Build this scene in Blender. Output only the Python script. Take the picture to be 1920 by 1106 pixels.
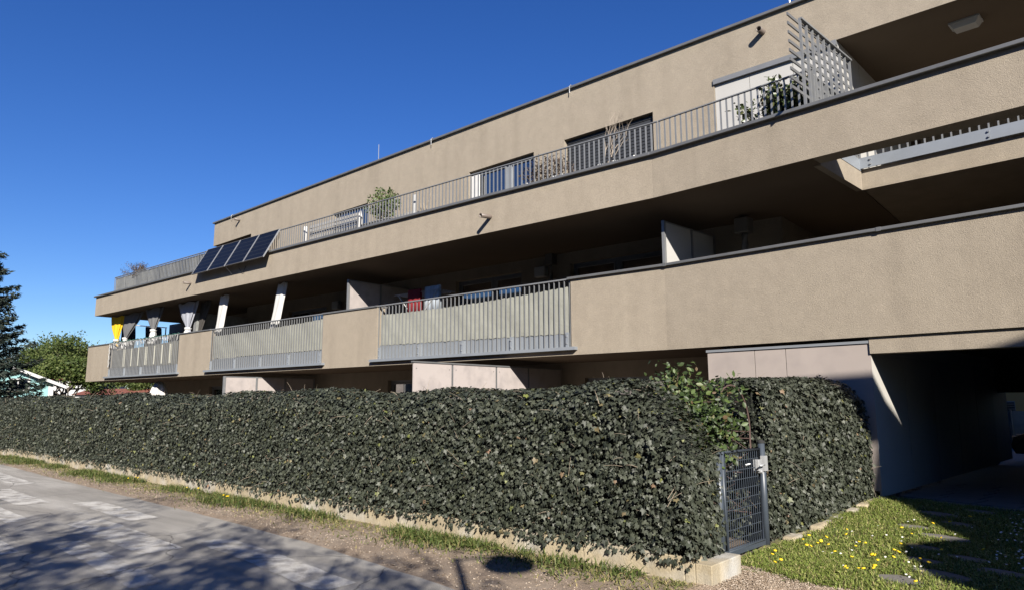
import bpy, math, random
import numpy as np
from mathutils import Vector, Matrix
random.seed(7); rng = np.random.default_rng(7)
scene = bpy.context.scene
for o in list(bpy.data.objects): bpy.data.objects.remove(o)
COL = scene.collection
PI = math.pi
# ------------------------------------------------------------------ camera
cam_d = bpy.data.cameras.new('camera'); cam = bpy.data.objects.new('camera', cam_d); COL.objects.link(cam)
cam_d.sensor_width = 36; cam_d.lens = 36 * 1297 / 1920; cam_d.clip_start = 0.05; cam_d.clip_end = 1500
cam.matrix_world = (Matrix.Translation((0, 0, 1.65)) @ Matrix.Rotation(math.radians(40), 4, 'Z')
                    @ Matrix.Rotation(math.radians(98.68), 4, 'X') @ Matrix.Rotation(math.radians(-0.22), 4, 'Z'))
scene.camera = cam
# ------------------------------------------------------------------ sky, sun, exposure
SUN = Vector((0.66, -0.585, 0.47)).normalized()          # towards the sun
world = bpy.data.worlds.new('World'); scene.world = world; world.use_nodes = True
wn = world.node_tree.nodes; wl = world.node_tree.links
sky = wn.new('ShaderNodeTexSky'); sky.sky_type = 'NISHITA'; sky.sun_disc = False
sky.sun_elevation = math.asin(SUN.z); sky.sun_rotation = math.atan2(SUN.x, SUN.y)
sky.air_density = 1.0; sky.dust_density = 0.0; sky.ozone_density = 6.0; sky.altitude = 0
hs = wn.new('ShaderNodeHueSaturation'); hs.inputs['Saturation'].default_value = 1.19; hs.inputs['Hue'].default_value = .516
wn['Background'].inputs['Strength'].default_value = 0.05
wl.new(sky.outputs[0], hs.inputs['Color']); wl.new(hs.outputs[0], wn['Background'].inputs['Color'])
sd = bpy.data.lights.new('sun', 'SUN'); sun = bpy.data.objects.new('sun', sd); COL.objects.link(sun)
sd.energy = 5.0; sd.angle = math.radians(0.5); sd.color = (1.0, 0.94, 0.85)
sun.rotation_euler = SUN.to_track_quat('Z', 'Y').to_euler(); sun.location = SUN * 60
vs = scene.view_settings; vs.view_transform = 'Standard'; vs.look = 'None'; vs.gamma = 1; vs.exposure = 1.3; vs.use_curve_mapping = False
scene.cycles.diffuse_bounces = 1; scene.cycles.max_bounces = 8
scene.render.resolution_x = 1024; scene.render.resolution_y = 589

# ------------------------------------------------------------------ materials
ALB = .75
def M(name, base, rough=.7, var=None, bump=None, metal=0, spec=.5, island=0, tint=None, fine=None, bump2=None):
    base = tuple(c * ALB for c in base)
    m = bpy.data.materials.new(name); m.use_nodes = True
    n = m.node_tree.nodes; l = m.node_tree.links; p = n['Principled BSDF']
    p.inputs['Base Color'].default_value = (*base, 1); p.inputs['Roughness'].default_value = rough
    p.inputs['Metallic'].default_value = metal; p.inputs['Specular IOR Level'].default_value = spec
    tc = n.new('ShaderNodeTexCoord'); src = None
    def col(c): 
        r = n.new('ShaderNodeRGB'); r.outputs[0].default_value = (*c, 1); return r.outputs[0]
    cur = col(base)
    def noise(scale, detail=4, aniso=None):
        t = n.new('ShaderNodeTexNoise'); t.inputs['Scale'].default_value = scale; t.inputs['Detail'].default_value = detail
        if aniso:
            mp = n.new('ShaderNodeMapping'); mp.inputs['Scale'].default_value = aniso
            l.new(tc.outputs['Object'], mp.inputs[0]); l.new(mp.outputs[0], t.inputs['Vector'])
        else: l.new(tc.outputs['Object'], t.inputs['Vector'])
        return t.outputs['Fac']
    def mulfac(fac, amt, cur):
        mr = n.new('ShaderNodeMapRange'); mr.inputs['From Min'].default_value = .3; mr.inputs['From Max'].default_value = .7
        mr.inputs['To Min'].default_value = 1 - amt; mr.inputs['To Max'].default_value = 1 + amt
        l.new(fac, mr.inputs['Value'])
        mx = n.new('ShaderNodeMix'); mx.data_type = 'RGBA'; mx.blend_type = 'MULTIPLY'; mx.inputs['Factor'].default_value = 1
        l.new(cur, mx.inputs[6]); l.new(mr.outputs[0], mx.inputs[7]); return mx.outputs[2]
    if tint:      # second colour mixed in by noise: (colour, scale, lo, hi)
        c2, sc, lo, hi = tint[:4]; c2 = tuple(c * ALB for c in c2)
        mr = n.new('ShaderNodeMapRange'); mr.inputs['From Min'].default_value = lo; mr.inputs['From Max'].default_value = hi
        l.new(noise(sc, 6, tint[4] if len(tint) > 4 else None), mr.inputs['Value'])
        mx = n.new('ShaderNodeMix'); mx.data_type = 'RGBA'; l.new(mr.outputs[0], mx.inputs['Factor'])
        l.new(cur, mx.inputs[6]); l.new(col(c2), mx.inputs[7]); cur = mx.outputs[2]
    if var: cur = mulfac(noise(var[0], 5, var[2] if len(var) > 2 else None), var[1], cur)
    if fine: cur = mulfac(noise(fine[0], 2), fine[1], cur)
    if island:
        g = n.new('ShaderNodeNewGeometry')
        mr = n.new('ShaderNodeMapRange'); mr.inputs['To Min'].default_value = 1 - island; mr.inputs['To Max'].default_value = 1 + island
        l.new(g.outputs['Random Per Island'], mr.inputs['Value'])
        mx = n.new('ShaderNodeMix'); mx.data_type = 'RGBA'; mx.blend_type = 'MULTIPLY'; mx.inputs['Factor'].default_value = 1
        l.new(cur, mx.inputs[6]); l.new(mr.outputs[0], mx.inputs[7]); cur = mx.outputs[2]
    l.new(cur, p.inputs['Base Color'])
    prev = None
    for b in (bump, bump2):
        if b:
            bp = n.new('ShaderNodeBump'); bp.inputs['Strength'].default_value = b[1]; bp.inputs['Distance'].default_value = b[2] if len(b) > 2 else .01
            l.new(noise(b[0], 5), bp.inputs['Height'])
            if prev: l.new(prev, bp.inputs['Normal'])
            prev = bp.outputs[0]
    if prev: l.new(prev, p.inputs['Normal'])
    return m
def island_ramp(name, cols, rough=.5, spec=.5, transl=0.0):   # one colour per leaf
    m = bpy.data.materials.new(name); m.use_nodes = True
    n = m.node_tree.nodes; l = m.node_tree.links; p = n['Principled BSDF']
    g = n.new('ShaderNodeNewGeometry'); r = n.new('ShaderNodeValToRGB'); r.color_ramp.interpolation = 'LINEAR'
    e = r.color_ramp.elements
    while len(e) < len(cols): e.new(.5)
    for i, (pos, c) in enumerate(cols): e[i].position = pos; e[i].color = (*[q * ALB for q in c], 1)
    l.new(g.outputs['Random Per Island'], r.inputs[0]); l.new(r.outputs[0], p.inputs['Base Color'])
    p.inputs['Roughness'].default_value = rough; p.inputs['Specular IOR Level'].default_value = spec
    if transl:
        t = n.new('ShaderNodeBsdfTranslucent'); l.new(r.outputs[0], t.inputs[0]); a = n.new('ShaderNodeMixShader'); a.inputs[0].default_value = transl
        l.new(p.outputs[0], a.inputs[1]); l.new(t.outputs[0], a.inputs[2]); l.new(a.outputs[0], n['Material Output'].inputs[0])
    return m
STUCCO = M('stucco', (.312, .268, .211), .92, tint=((.272, .232, .182), 2.2, .44, .76, (1, 1, .16)), var=(4.5, .045), fine=(75, .13), bump=(90, .6, .012), bump2=(5, .16, .03), spec=.2)
STUCCO_SHADE = M('stucco_soffit_shade', (.15, .118, .088), .95, var=(1.2, .05), bump=(60, .3, .01), spec=.1)  # wall stucco darkened in colour for the shade under slabs and roof
COPING = M('coping_sheet', (.21, .21, .205), .42, var=(3, .1), metal=.5)
RAIL = M('galvanised_paint', (.23, .235, .24), .45, var=(5, .08), metal=.3)
RAILD = M('railing_dark', (.17, .172, .175), .5, var=(5, .08), metal=.3)
PLATE = M('plate_steel', (.29, .315, .345), .45, var=(3, .06), metal=.3)
PANEL = M('fibre_cement_pink', (.41, .365, .345), .75, tint=((.32, .287, .275), 3.2, .46, .68), var=(.8, .05), spec=.3)
PANELP = M('passage_white', (.42, .405, .37), .8, var=(2, .04), spec=.3)
PANELW = M('panel_white', (.44, .43, .41), .7, var=(2, .04), spec=.3)
PANELB = M('passage_panel', (.50, .48, .45), .8, var=(1.5, .05))
GFPANEL = M('ground_panel', (.36, .31, .28), .8, tint=((.29, .25, .23), 2, .5, .75), var=(1.0, .06))
FRAME = M('window_frame', (.21, .225, .245), .5, var=(4, .05))
GLASS = M('window_glass', (.010, .014, .022), .03, spec=1.0); GLASS.node_tree.nodes['Principled BSDF'].inputs['IOR'].default_value = 2.3
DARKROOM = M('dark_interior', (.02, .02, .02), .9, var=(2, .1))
SLAT = M('shutter_slat', (.035, .037, .04), .5, var=(5, .1))
WHITEP = M('white_plastic', (.50, .50, .49), .5, var=(6, .04))
DOWNP = M('downpipe_paint', (.40, .35, .28), .45, var=(4, .05))
DOWNG = M('downpipe_grey', (.15, .14, .125), .45, var=(4, .05))
SPOUT = M('spout_brown', (.15, .12, .10), .5, var=(5, .1))
CURG = M('curtain_grey', (.14, .14, .143), .9, var=(3, .1), bump=(90, .2))
CURLG = M('curtain_light_grey', (.32, .33, .37), .9, var=(3, .1), bump=(90, .2))
CURY = M('curtain_yellow', (.80, .50, .01), .9, var=(3, .08), bump=(90, .2))
CURW = M('curtain_white', (.58, .57, .55), .9, var=(3, .05), bump=(90, .2))
CURD = M('curtain_dark', (.05, .045, .04), .9, var=(3, .1))
FABRIC = M('screen_fabric', (.27, .272, .235), .85, var=(2.5, .07), bump=(120, .2), bump2=(3, .5, .05))
FABRIC2 = M('screen_fabric_grey', (.27, .27, .23), .85, var=(2.5, .07), bump=(120, .2), bump2=(3, .5, .05))
FABRIC3 = M('screen_mesh_khaki', (.17, .165, .135), .9, var=(2.5, .08), bump=(120, .2))
STRIPE = M('screen_stripe', (.62, .60, .48), .9, var=(2.5, .06))
MATG = M('reed_mat', (.23, .235, .225), .9, var=(9, .18), bump=(40, .4))
PVCELL = M('pv_cell', (.006, .007, .010), .3, var=(1.5, .15), spec=.12)
PVLINE = M('pv_busbar', (.07, .073, .08), .4, var=(5, .05))
PVFRAME = M('pv_frame', (.46, .47, .48), .35, var=(4, .05), metal=.6)
WOODG = M('weathered_wood', (.28, .27, .255), .85, var=(14, .2), bump=(30, .3))
POTW = M('pot_white', (.70, .70, .68), .6, var=(5, .05))
POTG = M('pot_grey', (.17, .17, .17), .7, var=(5, .12))
RED = M('towel_red', (.22, .008, .014), .9, var=(5, .1))
TOWELS = M('towel_striped', (.45, .50, .55), .9, var=(6, .3, (14, .2, .2)))
IVY = island_ramp('ivy_leaf', [(0, (.021, .026, .017)), (.35, (.036, .042, .028)), (.75, (.051, .058, .040)), (.978, (.072, .079, .054)), (.984, (.13, .15, .035)), (.996, (.14, .11, .06)), (1, (.20, .12, .08))], .55, .35)
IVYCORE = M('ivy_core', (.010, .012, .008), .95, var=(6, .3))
TWIG = M('twig', (.28, .23, .17), .85, var=(8, .2))
BARK = M('bark', (.11, .09, .07), .9, var=(6, .25), bump=(18, .6, .03))
CONC = M('kerb_concrete', (.36, .30, .20), .9, tint=((.40, .385, .35), 2.0, .48, .7), var=(7, .2, (1, 1, .25)), fine=(60, .08), bump=(45, .5))
GATE = M('gate_paint', (.05, .062, .08), .42, var=(7, .08))
RUST = M('rusty_rod', (.085, .05, .042), .8, var=(20, .3))
GALV = M('lock_zinc', (.62, .63, .64), .35, var=(8, .06), metal=.5)
ROSE = island_ramp('rose_leaf', [(0, (.02, .036, .010)), (.6, (.042, .068, .017)), (.93, (.085, .125, .03)), (1, (.10, .06, .03))], .5, .35, .12)
GREENL = island_ramp('shrub_leaf', [(0, (.04, .07, .015)), (.6, (.08, .12, .03)), (1, (.14, .17, .05))], .5, .5, .2)
MAGL = island_ramp('evergreen_leaf', [(0, (.03, .05, .015)), (.6, (.06, .085, .025)), (.93, (.14, .15, .05)), (1, (.28, .14, .08))], .4, .6, .1)
BROWNL = island_ramp('brown_leaf', [(0, (.03, .022, .018)), (.6, (.055, .038, .03)), (1, (.10, .07, .05))], .7, .3)
SPRUCE = island_ramp('spruce_needle', [(0, (.012, .020, .016)), (.6, (.026, .038, .030)), (1, (.050, .062, .046))], .7, .2)
TREEL = island_ramp('tree_leaf', [(0, (.05, .085, .02)), (.6, (.11, .15, .038)), (1, (.19, .22, .07))], .6, .3, .45)
GRASSB = island_ramp('grass_blade', [(0, (.11, .155, .03)), (.5, (.20, .26, .05)), (.8, (.29, .33, .08)), (1, (.46, .42, .18))], .6, .3, .3)
WEED = island_ramp('weed_blade', [(0, (.045, .07, .015)), (.5, (.09, .125, .03)), (.8, (.15, .17, .05)), (1, (.27, .22, .10))], .6, .3, .25)
DRYB = island_ramp('dry_grass', [(0, (.10, .13, .03)), (.5, (.20, .20, .07)), (1, (.38, .30, .15))], .7, .3, .2)
DANDY = M('dandelion_yellow', (.80, .55, .01), .7, var=(40, .1))
DAISY = M('daisy_white', (.75, .75, .72), .7, var=(40, .05))
STEMG = M('flower_stem', (.10, .14, .04), .7, var=(20, .1))
LAWN = M('lawn_soil', (.11, .12, .035), .95, tint=((.20, .17, .07), 2.2, .45, .7), var=(9, .25), fine=(60, .3), bump=(40, .8, .03))
DIRT = M('dirt', (.23, .172, .122), .95, tint=((.31, .25, .19), 1.6, .45, .75), var=(6, .14), fine=(70, .25), bump=(60, .7, .02))
GRAVEL = M('gravel_tan', (.40, .30, .205), .95, var=(4, .1), fine=(90, .4), bump=(70, 1, .03))
ASPH = M('asphalt', (.265, .248, .22), .85, tint=((.38, .36, .325), .45, .42, .66, (.7, 4.5, 1)), var=(2.2, .12, (.5, 3, 1)), fine=(120, .38), bump=(120, .7, .01))
STONE = M('path_stone', (.15, .138, .122), .9, var=(4, .15), fine=(50, .15), bump=(30, .4))
PAVE = M('passage_paving', (.16, .16, .16), .85, var=(3, .1), fine=(60, .15))
CHANNEL = M('drain_channel', (.30, .31, .32), .6, var=(5, .1), metal=.2)
SOIL = M('garden_soil', (.15, .115, .085), .95, var=(3, .2), fine=(50, .2), bump=(30, .6, .03))
CARP = M('car_paint_black', (.008, .008, .009), .2, var=(4, .1), spec=.7)
RUBBER = M('rubber', (.02, .02, .02), .9, var=(8, .1))
HOUSET = M('turquoise_render', (.24, .44, .44), .85, var=(1.5, .03))
WHITER = M('white_render', (.52, .52, .51), .8, var=(1.5, .03))
ROOFR = M('red_tile', (.20, .065, .04), .8, var=(4, .25))
ROOFG = M('roof_grey', (.20, .20, .20), .8, var=(3, .1))
YELLOWW = M('yellow_render', (.40, .28, .11), .85, var=(1.5, .05))
FENCEG = M('fence_cloth', (.35, .37, .38), .8, var=(6, .1))
GREENG = M('garland', (.01, .06, .045), .6, var=(10, .2))
LAMPP = M('lamp_pole_grey', (.25, .26, .26), .5, var=(3, .06))
GRIME = M('worn_marking', (.52, .50, .46), .85, tint=((.29, .272, .243), 4.5, .42, .60), var=(2.0, .12), fine=(90, .25), bump=(120, .4, .008))

def cracks(m, scale=.55, w=.006):                   # thin dark cracks in the asphalt
    n = m.node_tree.nodes; l = m.node_tree.links; p = n['Principled BSDF']; src = p.inputs['Base Color'].links[0].from_socket
    tc = n.new('ShaderNodeTexCoord'); ns = n.new('ShaderNodeTexNoise'); ns.inputs['Scale'].default_value = 2.5; ns.inputs['Detail'].default_value = 6
    mv = n.new('ShaderNodeMix'); mv.data_type = 'VECTOR'; mv.inputs['Factor'].default_value = .22
    l.new(tc.outputs['Object'], ns.inputs['Vector']); l.new(tc.outputs['Object'], mv.inputs[4]); l.new(ns.outputs['Color'], mv.inputs[5])
    vo = n.new('ShaderNodeTexVoronoi'); vo.feature = 'DISTANCE_TO_EDGE'; vo.inputs['Scale'].default_value = scale; l.new(mv.outputs[1], vo.inputs['Vector'])
    mr = n.new('ShaderNodeMapRange'); mr.inputs['From Min'].default_value = 0; mr.inputs['From Max'].default_value = w; mr.inputs['To Min'].default_value = .35; l.new(vo.outputs['Distance'], mr.inputs['Value'])
    mx = n.new('ShaderNodeMix'); mx.data_type = 'RGBA'; mx.blend_type = 'MULTIPLY'; mx.inputs['Factor'].default_value = 1; l.new(src, mx.inputs[6]); l.new(mr.outputs[0], mx.inputs[7]); l.new(mx.outputs[2], p.inputs['Base Color'])
cracks(ASPH); cracks(GRIME)
# ------------------------------------------------------------------ mesh helpers
class Frame:                      # s along u, o inward (to the left of the viewer's normal), z up
    def __init__(self, org, u):
        self.o = Vector((org[0], org[1])); self.u = Vector((u[0], u[1])).normalized(); self.n = Vector((-self.u.y, self.u.x))
    def __call__(self, s, o, z): 
        p = self.o + self.u * s + self.n * o; return Vector((p.x, p.y, z))
    def ang(self): return math.atan2(self.u.y, self.u.x)
WF = Frame((0, 0), (1, 0))
BETA = math.radians(5.7); UR = (math.cos(BETA), -math.sin(BETA))
K1 = (-6.09, 11.77); K2 = (-6.09, 11.42)
RF1 = Frame(K1, UR); RF2 = Frame(K2, UR)
PA = (-28.95, 14.24); PF = Frame(PA, (25.22, -.95))
class MB:
    def __init__(self): self.v = []; self.f = []
    def poly(self, pts): 
        b = len(self.v); self.v += [tuple(p) for p in pts]; self.f.append(tuple(range(b, b + len(pts)))); return self
    def hexa(self, p):             # 8 points: bottom 4 ccw, top 4 ccw
        b = len(self.v); self.v += [tuple(q) for q in p]
        self.f += [tuple(b + i for i in q) for q in ((3, 2, 1, 0), (4, 5, 6, 7), (0, 1, 5, 4), (1, 2, 6, 5), (2, 3, 7, 6), (3, 0, 4, 7))]; return self
    def box(self, F, s0, s1, o0, o1, z0, z1):
        return self.hexa([F(s0, o0, z0), F(s1, o0, z0), F(s1, o1, z0), F(s0, o1, z0), F(s0, o0, z1), F(s1, o0, z1), F(s1, o1, z1), F(s0, o1, z1)])
    def prism(self, pts, z0, z1):
        n = len(pts); b = len(self.v)
        self.v += [(p[0], p[1], z0) for p in pts] + [(p[0], p[1], z1) for p in pts]
        self.f.append(tuple(b + n - 1 - i for i in range(n))); self.f.append(tuple(b + n + i for i in range(n)))
        for i in range(n): j = (i + 1) % n; self.f.append((b + i, b + j, b + n + j, b + n + i))
        return self
    def tube(self, pts, r, n=8, cap=True, r1=None):
        pts = [Vector(p) for p in pts]; m = len(pts); b = len(self.v)
        up = Vector((0, 0, 1))
        for i, p in enumerate(pts):
            d = (pts[min(i + 1, m - 1)] - pts[max(i - 1, 0)]).normalized()
            a = d.cross(up)
            if a.length < .05: a = d.cross(Vector((1, 0, 0)))
            a.normalize(); c = d.cross(a)
            rr = r if r1 is None else r + (r1 - r) * i / (m - 1)
            for k in range(n):
                t = 2 * PI * k / n; q = p + a * (rr * math.cos(t)) + c * (rr * math.sin(t)); self.v.append(tuple(q))
        for i in range(m - 1):
            for k in range(n):
                k2 = (k + 1) % n; self.f.append((b + i * n + k, b + i * n + k2, b + (i + 1) * n + k2, b + (i + 1) * n + k))
        if cap:
            self.f.append(tuple(b + n - 1 - k for k in range(n))); self.f.append(tuple(b + (m - 1) * n + k for k in range(n)))
        return self
    def lathe(self, prof, c=(0, 0, 0), n=16):
        b = len(self.v); m = len(prof)
        for r, z in prof:
            for k in range(n): t = 2 * PI * k / n; self.v.append((c[0] + r * math.cos(t), c[1] + r * math.sin(t), c[2] + z))
        for i in range(m - 1):
            for k in range(n): k2 = (k + 1) % n; self.f.append((b + i * n + k, b + i * n + k2, b + (i + 1) * n + k2, b + (i + 1) * n + k))
        self.f.append(tuple(b + n - 1 - k for k in range(n))); self.f.append(tuple(b + (m - 1) * n + k for k in range(n)))
        return self
    def mesh(self, name, mat, smooth=False):
        me = bpy.data.meshes.new(name); me.from_pydata(self.v, [], self.f); me.materials.append(mat)
        if smooth: me.polygons.foreach_set('use_smooth', [True] * len(me.polygons))
        me.update(); return me
def link(name, me, parent=None, loc=None, rz=0):
    o = bpy.data.objects.new(name, me); COL.objects.link(o)
    if loc is not None: o.location = loc
    if rz: o.rotation_euler = (0, 0, rz)
    if parent is not None: o.parent = parent; o.matrix_parent_inverse = WM[parent.name].inverted()
    WM[o.name] = Matrix.Translation(o.location) @ Matrix.Rotation(rz, 4, 'Z')
    return o
WM = {}
def part(name, mb, mat, parent, smooth=False, label=None, kind=None):
    o = link(name, mb.mesh(name, mat, smooth), parent)
    if label: o['label'] = label
    if kind: o['kind'] = kind
    return o
def thing(name, label, cat, loc=(0, 0, 0), group=None):
    o = link(name, None, None, loc); return tag(o, label, cat, group)
def tag(o, label, cat, group=None):
    o['label'] = label; o['category'] = cat
    if group: o['group'] = group
    return o
def struct(name, mb, mat, smooth=False):
    o = link(name, mb.mesh(name, mat, smooth)); o['kind'] = 'structure'; return o
def bevel(o, w=.01, seg=2):
    b = o.modifiers.new('bevel', 'BEVEL'); b.width = w; b.segments = seg; b.limit_method = 'ANGLE'; return o
def np_mesh(name, verts, faces, mat, smooth=False):
    me = bpy.data.meshes.new(name); verts = np.asarray(verts, dtype=np.float32); faces = np.asarray(faces, dtype=np.int32)
    k = faces.shape[1]
    me.vertices.add(len(verts)); me.vertices.foreach_set('co', verts.ravel())
    me.loops.add(faces.size); me.loops.foreach_set('vertex_index', faces.ravel())
    me.polygons.add(len(faces)); me.polygons.foreach_set('loop_start', np.arange(0, faces.size, k, dtype=np.int32))
    me.polygons.foreach_set('loop_total', np.full(len(faces), k, dtype=np.int32))
    if smooth: me.polygons.foreach_set('use_smooth', np.ones(len(faces), dtype=bool))
    me.materials.append(mat); me.update(calc_edges=True); me.validate(); return me
def unit(a): return a / np.maximum(np.linalg.norm(a, axis=-1, keepdims=True), 1e-9)
IVYT = [(0, -.06), (.20, -.28), (.44, -.20), (.40, .02), (.52, .30), (.22, .34), (0, .82), (-.22, .34), (-.52, .30), (-.40, .02), (-.44, -.20), (-.20, -.28)]
OVALT = [(0, -.5), (.24, -.2), (.26, .15), (0, .55), (-.26, .15), (-.24, -.2)]
NARROWT = [(0, -.5), (.12, -.1), (.10, .25), (0, .6), (-.10, .25), (-.12, -.1)]
QUADT = [(0, -.45), (.42, .05), (0, .62), (-.42, .05)]
def leaf_mesh(pos, nrm, tip, size, T, fold=.25):
    T = np.array(T); n = len(pos); k = len(T)
    nrm = unit(nrm); tip = unit(tip - nrm * np.sum(tip * nrm, 1, keepdims=True)); side = np.cross(tip, nrm)
    cz = .10
    loc = np.concatenate([[[0, .05, cz * 0]], np.c_[T, -fold * np.abs(T[:, 0]) - .10 * np.maximum(T[:, 1], 0) ** 2]], 0)
    V = pos[:, None, :] + size[:, None, None] * (loc[None, :, 0:1] * side[:, None, :] + loc[None, :, 1:2] * tip[:, None, :] + loc[None, :, 2:3] * nrm[:, None, :])
    f = np.array([(0, 1 + i, 1 + (i + 1) % k) for i in range(k)])
    F = f[None] + (np.arange(n) * (k + 1))[:, None, None]
    return V.reshape(-1, 3), F.reshape(-1, 3)
def rnd_unit(n): return unit(rng.normal(size=(n, 3)))
def bush_leaves(name, c, rad, n, size, mat, parent, T=OVALT, shell=.45, gap=None, up=.3):
    d = rnd_unit(n); r = (shell + (1 - shell) * rng.random(n) ** .5)[:, None]
    lump = 1 + .18 * np.sin(d[:, :1] * 7 + 1.3) * np.cos(d[:, 1:2] * 6 + d[:, 2:] * 5)
    pos = np.array(c) + d * r * np.array(rad) * lump
    if gap: pos = pos[np.sin(pos[:, 0] * gap) + np.sin(pos[:, 1] * gap * 1.1 + 1) + np.sin(pos[:, 2] * gap * .9 + 2) > -.7]
    m = len(pos)
    nr = unit(pos - np.array(c)) * .6 + rnd_unit(m) * .8 + np.array([0, 0, up]); tip = rnd_unit(m) + np.array([0, 0, -.2])
    V, F = leaf_mesh(pos, nr, tip, size * (.7 + .6 * rng.random(m)), T)
    o = link(name, np_mesh(name, V, F, mat), parent); return o
def branch(mb, p, d, L, r, depth, spread=.6, ends=None, up=.1, kids=(2, 3), seg=3, n=5, shrink=.72):
    p = Vector(p); d = Vector(d).normalized(); pts = [p.copy()]
    for i in range(seg):
        d = (d + Vector((random.gauss(0, .12), random.gauss(0, .12), random.gauss(0, .08) + up * .3))).normalized()
        p = p + d * (L / seg); pts.append(p.copy())
    mb.tube(pts, r, n, r1=r * .6)
    if ends is not None and depth <= 1: ends += [q.copy() for q in pts[1:]]
    if depth <= 0: return
    for k in range(random.randint(*kids)):
        a = Vector((random.gauss(0, 1), random.gauss(0, 1), random.gauss(0, .6)))
        nd = (d + a.normalized() * spread).normalized()
        branch(mb, pts[-1] if k < 2 else pts[-2], nd, L * shrink * random.uniform(.8, 1.15), r * .6, depth - 1, spread, ends, up, kids, seg, n, shrink)

# ------------------------------------------------------------------ ground, road, verge
def gz(x, y):                                       # terrain: rises a little towards the house
    t = min(max((y - 8.0) / 3.6, 0), 1); return .20 * t * t * (3 - 2 * t)
def nz(x, y, s): return math.sin(x * 2.1 * s + 1.1) * math.cos(y * 2.7 * s) * .5 + math.sin(x * 5.3 * s + y * 3.1 * s) * .3 + math.sin(x * 11 * s - y * 9 * s) * .2
struct('ground', MB().poly([(-400, -400, -.06), (400, -400, -.06), (400, 400, -.06), (-400, 400, -.06)]), SOIL)
EDGE = [(-60, 7.6), (-40, 6.7), (-23.4, 5.9), (-18, 5.55), (-14.5, 5.38), (-10.2, 5.2), (-7.15, 4.98), (-4.5, 4.62), (-2, 4.2), (2, 3.5), (8, 2.5), (30, -1.5)]
def edge_y(x):
    for (a, b), (c, d) in zip(EDGE, EDGE[1:]):
        if x <= c: return b + (d - b) * (x - a) / (c - a)
    return EDGE[-1][1]
WALL0, WALL1 = (-2.93, 6.02), (-40.0, 7.16)                 # front line of the low garden wall
def wall_y(x): return WALL0[1] + (WALL1[1] - WALL0[1]) * (x - WALL0[0]) / (WALL1[0] - WALL0[0])
road = MB()
xs = [-60, -50, -40, -32, -26] + [-24 + .5 * i for i in range(53)] + [4, 8, 14, 20, 30]
for a, b in zip(xs, xs[1:]):
    j0 = .05 * nz(a, 3, 1.0); j1 = .05 * nz(b, 3, 1.0)
    road.poly([(a, -6 - .17 * a, 0), (b, -6 - .17 * b, 0), (b, edge_y(b) + j1, 0), (a, edge_y(a) + j0, 0)])
struct('road', road, ASPH)
def grid(name, x0, x1, nx, ylo, yhi, ny, zf, mat):
    V = []; F = []
    for i in range(nx + 1):
        x = x0 + (x1 - x0) * i / nx
        for j in range(ny + 1):
            y = ylo(x) + (yhi(x) - ylo(x)) * j / ny; V.append((x, y, zf(x, y, j / ny)))
    for i in range(nx):
        for j in range(ny): a = i * (ny + 1) + j; F.append((a, a + ny + 1, a + ny + 2, a + 1))
    o = link(name, np_mesh(name, V, F, mat, True)); o['kind'] = 'structure'; return o
grid('verge', -50, 12, 420, lambda x: edge_y(x) - .10, lambda x: (wall_y(x) + .15) if x < -2.6 else max(6.55, 0) if x < 12 else 6.5, 16,
     lambda x, y, t: -.012 + min(t * 8, 1) * .022 + .010 * nz(x, y, 1.6) * min(t * 4, 1) + .02 * t, DIRT)
grid('garden_ground', -45, -2.9, 120, lambda x: wall_y(x) + .1, lambda x: 14, 14, lambda x, y, t: .0 + gz(x, y), SOIL)
# faded, patchy strips of paint and patching along the road
def road_strip(x0, x1, d0, d1):
    m = MB(); n = max(4, int((x1 - x0) * 4))
    for i in range(n):
        a = x0 + (x1 - x0) * i / n; b = x0 + (x1 - x0) * (i + 1) / n
        ja, jb = .02 * nz(a, d0, 3), .02 * nz(b, d0, 3)
        m.poly([(a, edge_y(a) - d1 + ja, .004), (b, edge_y(b) - d1 + jb, .004), (b, edge_y(b) - d0 + jb, .004), (a, edge_y(a) - d0 + ja, .004)])
    struct('road_marking', m, GRIME)
for d0, d1, segs in ((.55, .95, ((-22, -17), (-13.2, -10.6), (-8.4, -5.4))), (1.15, 1.62, ((-16.4, -13.6), (-11.2, -8.2))), (1.85, 2.15, ((-15.0, -11.8), (-9.6, -6.8))), (2.5, 2.9, ((-12.4, -9.4),))):
    for x0, x1 in segs: road_strip(x0, x1, d0, d1)
# lawn at the right and gravel in front of the gate
def lawn_lo(x): return 6.92 if x < -2.75 else 6.92 - .55 * (x + 2.75) if x < -2.2 else 6.62 + .35 * math.sin(x * 2.2) * 0 
LAWN_HI = lambda x: 11.72 - .26 * (x + 2.6)
def lawn_z(x, y): return .035 + gz(x, y) + .018 * nz(x, y, 1.3)
grid('lawn', -3.04, 7, 110, lambda x: lawn_lo(x) - .3, lambda x: LAWN_HI(x), 60, lambda x, y, t: lawn_z(x, y) - (.05 if t < .02 else 0), LAWN)
grid('gravel_path', -2.98, 1.2, 60, lambda x: 5.3, lambda x: lawn_lo(x) + .02, 14, lambda x, y, t: .032 + .012 * nz(x, y, 2) - (.03 if t < .05 else 0), GRAVEL)
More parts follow.
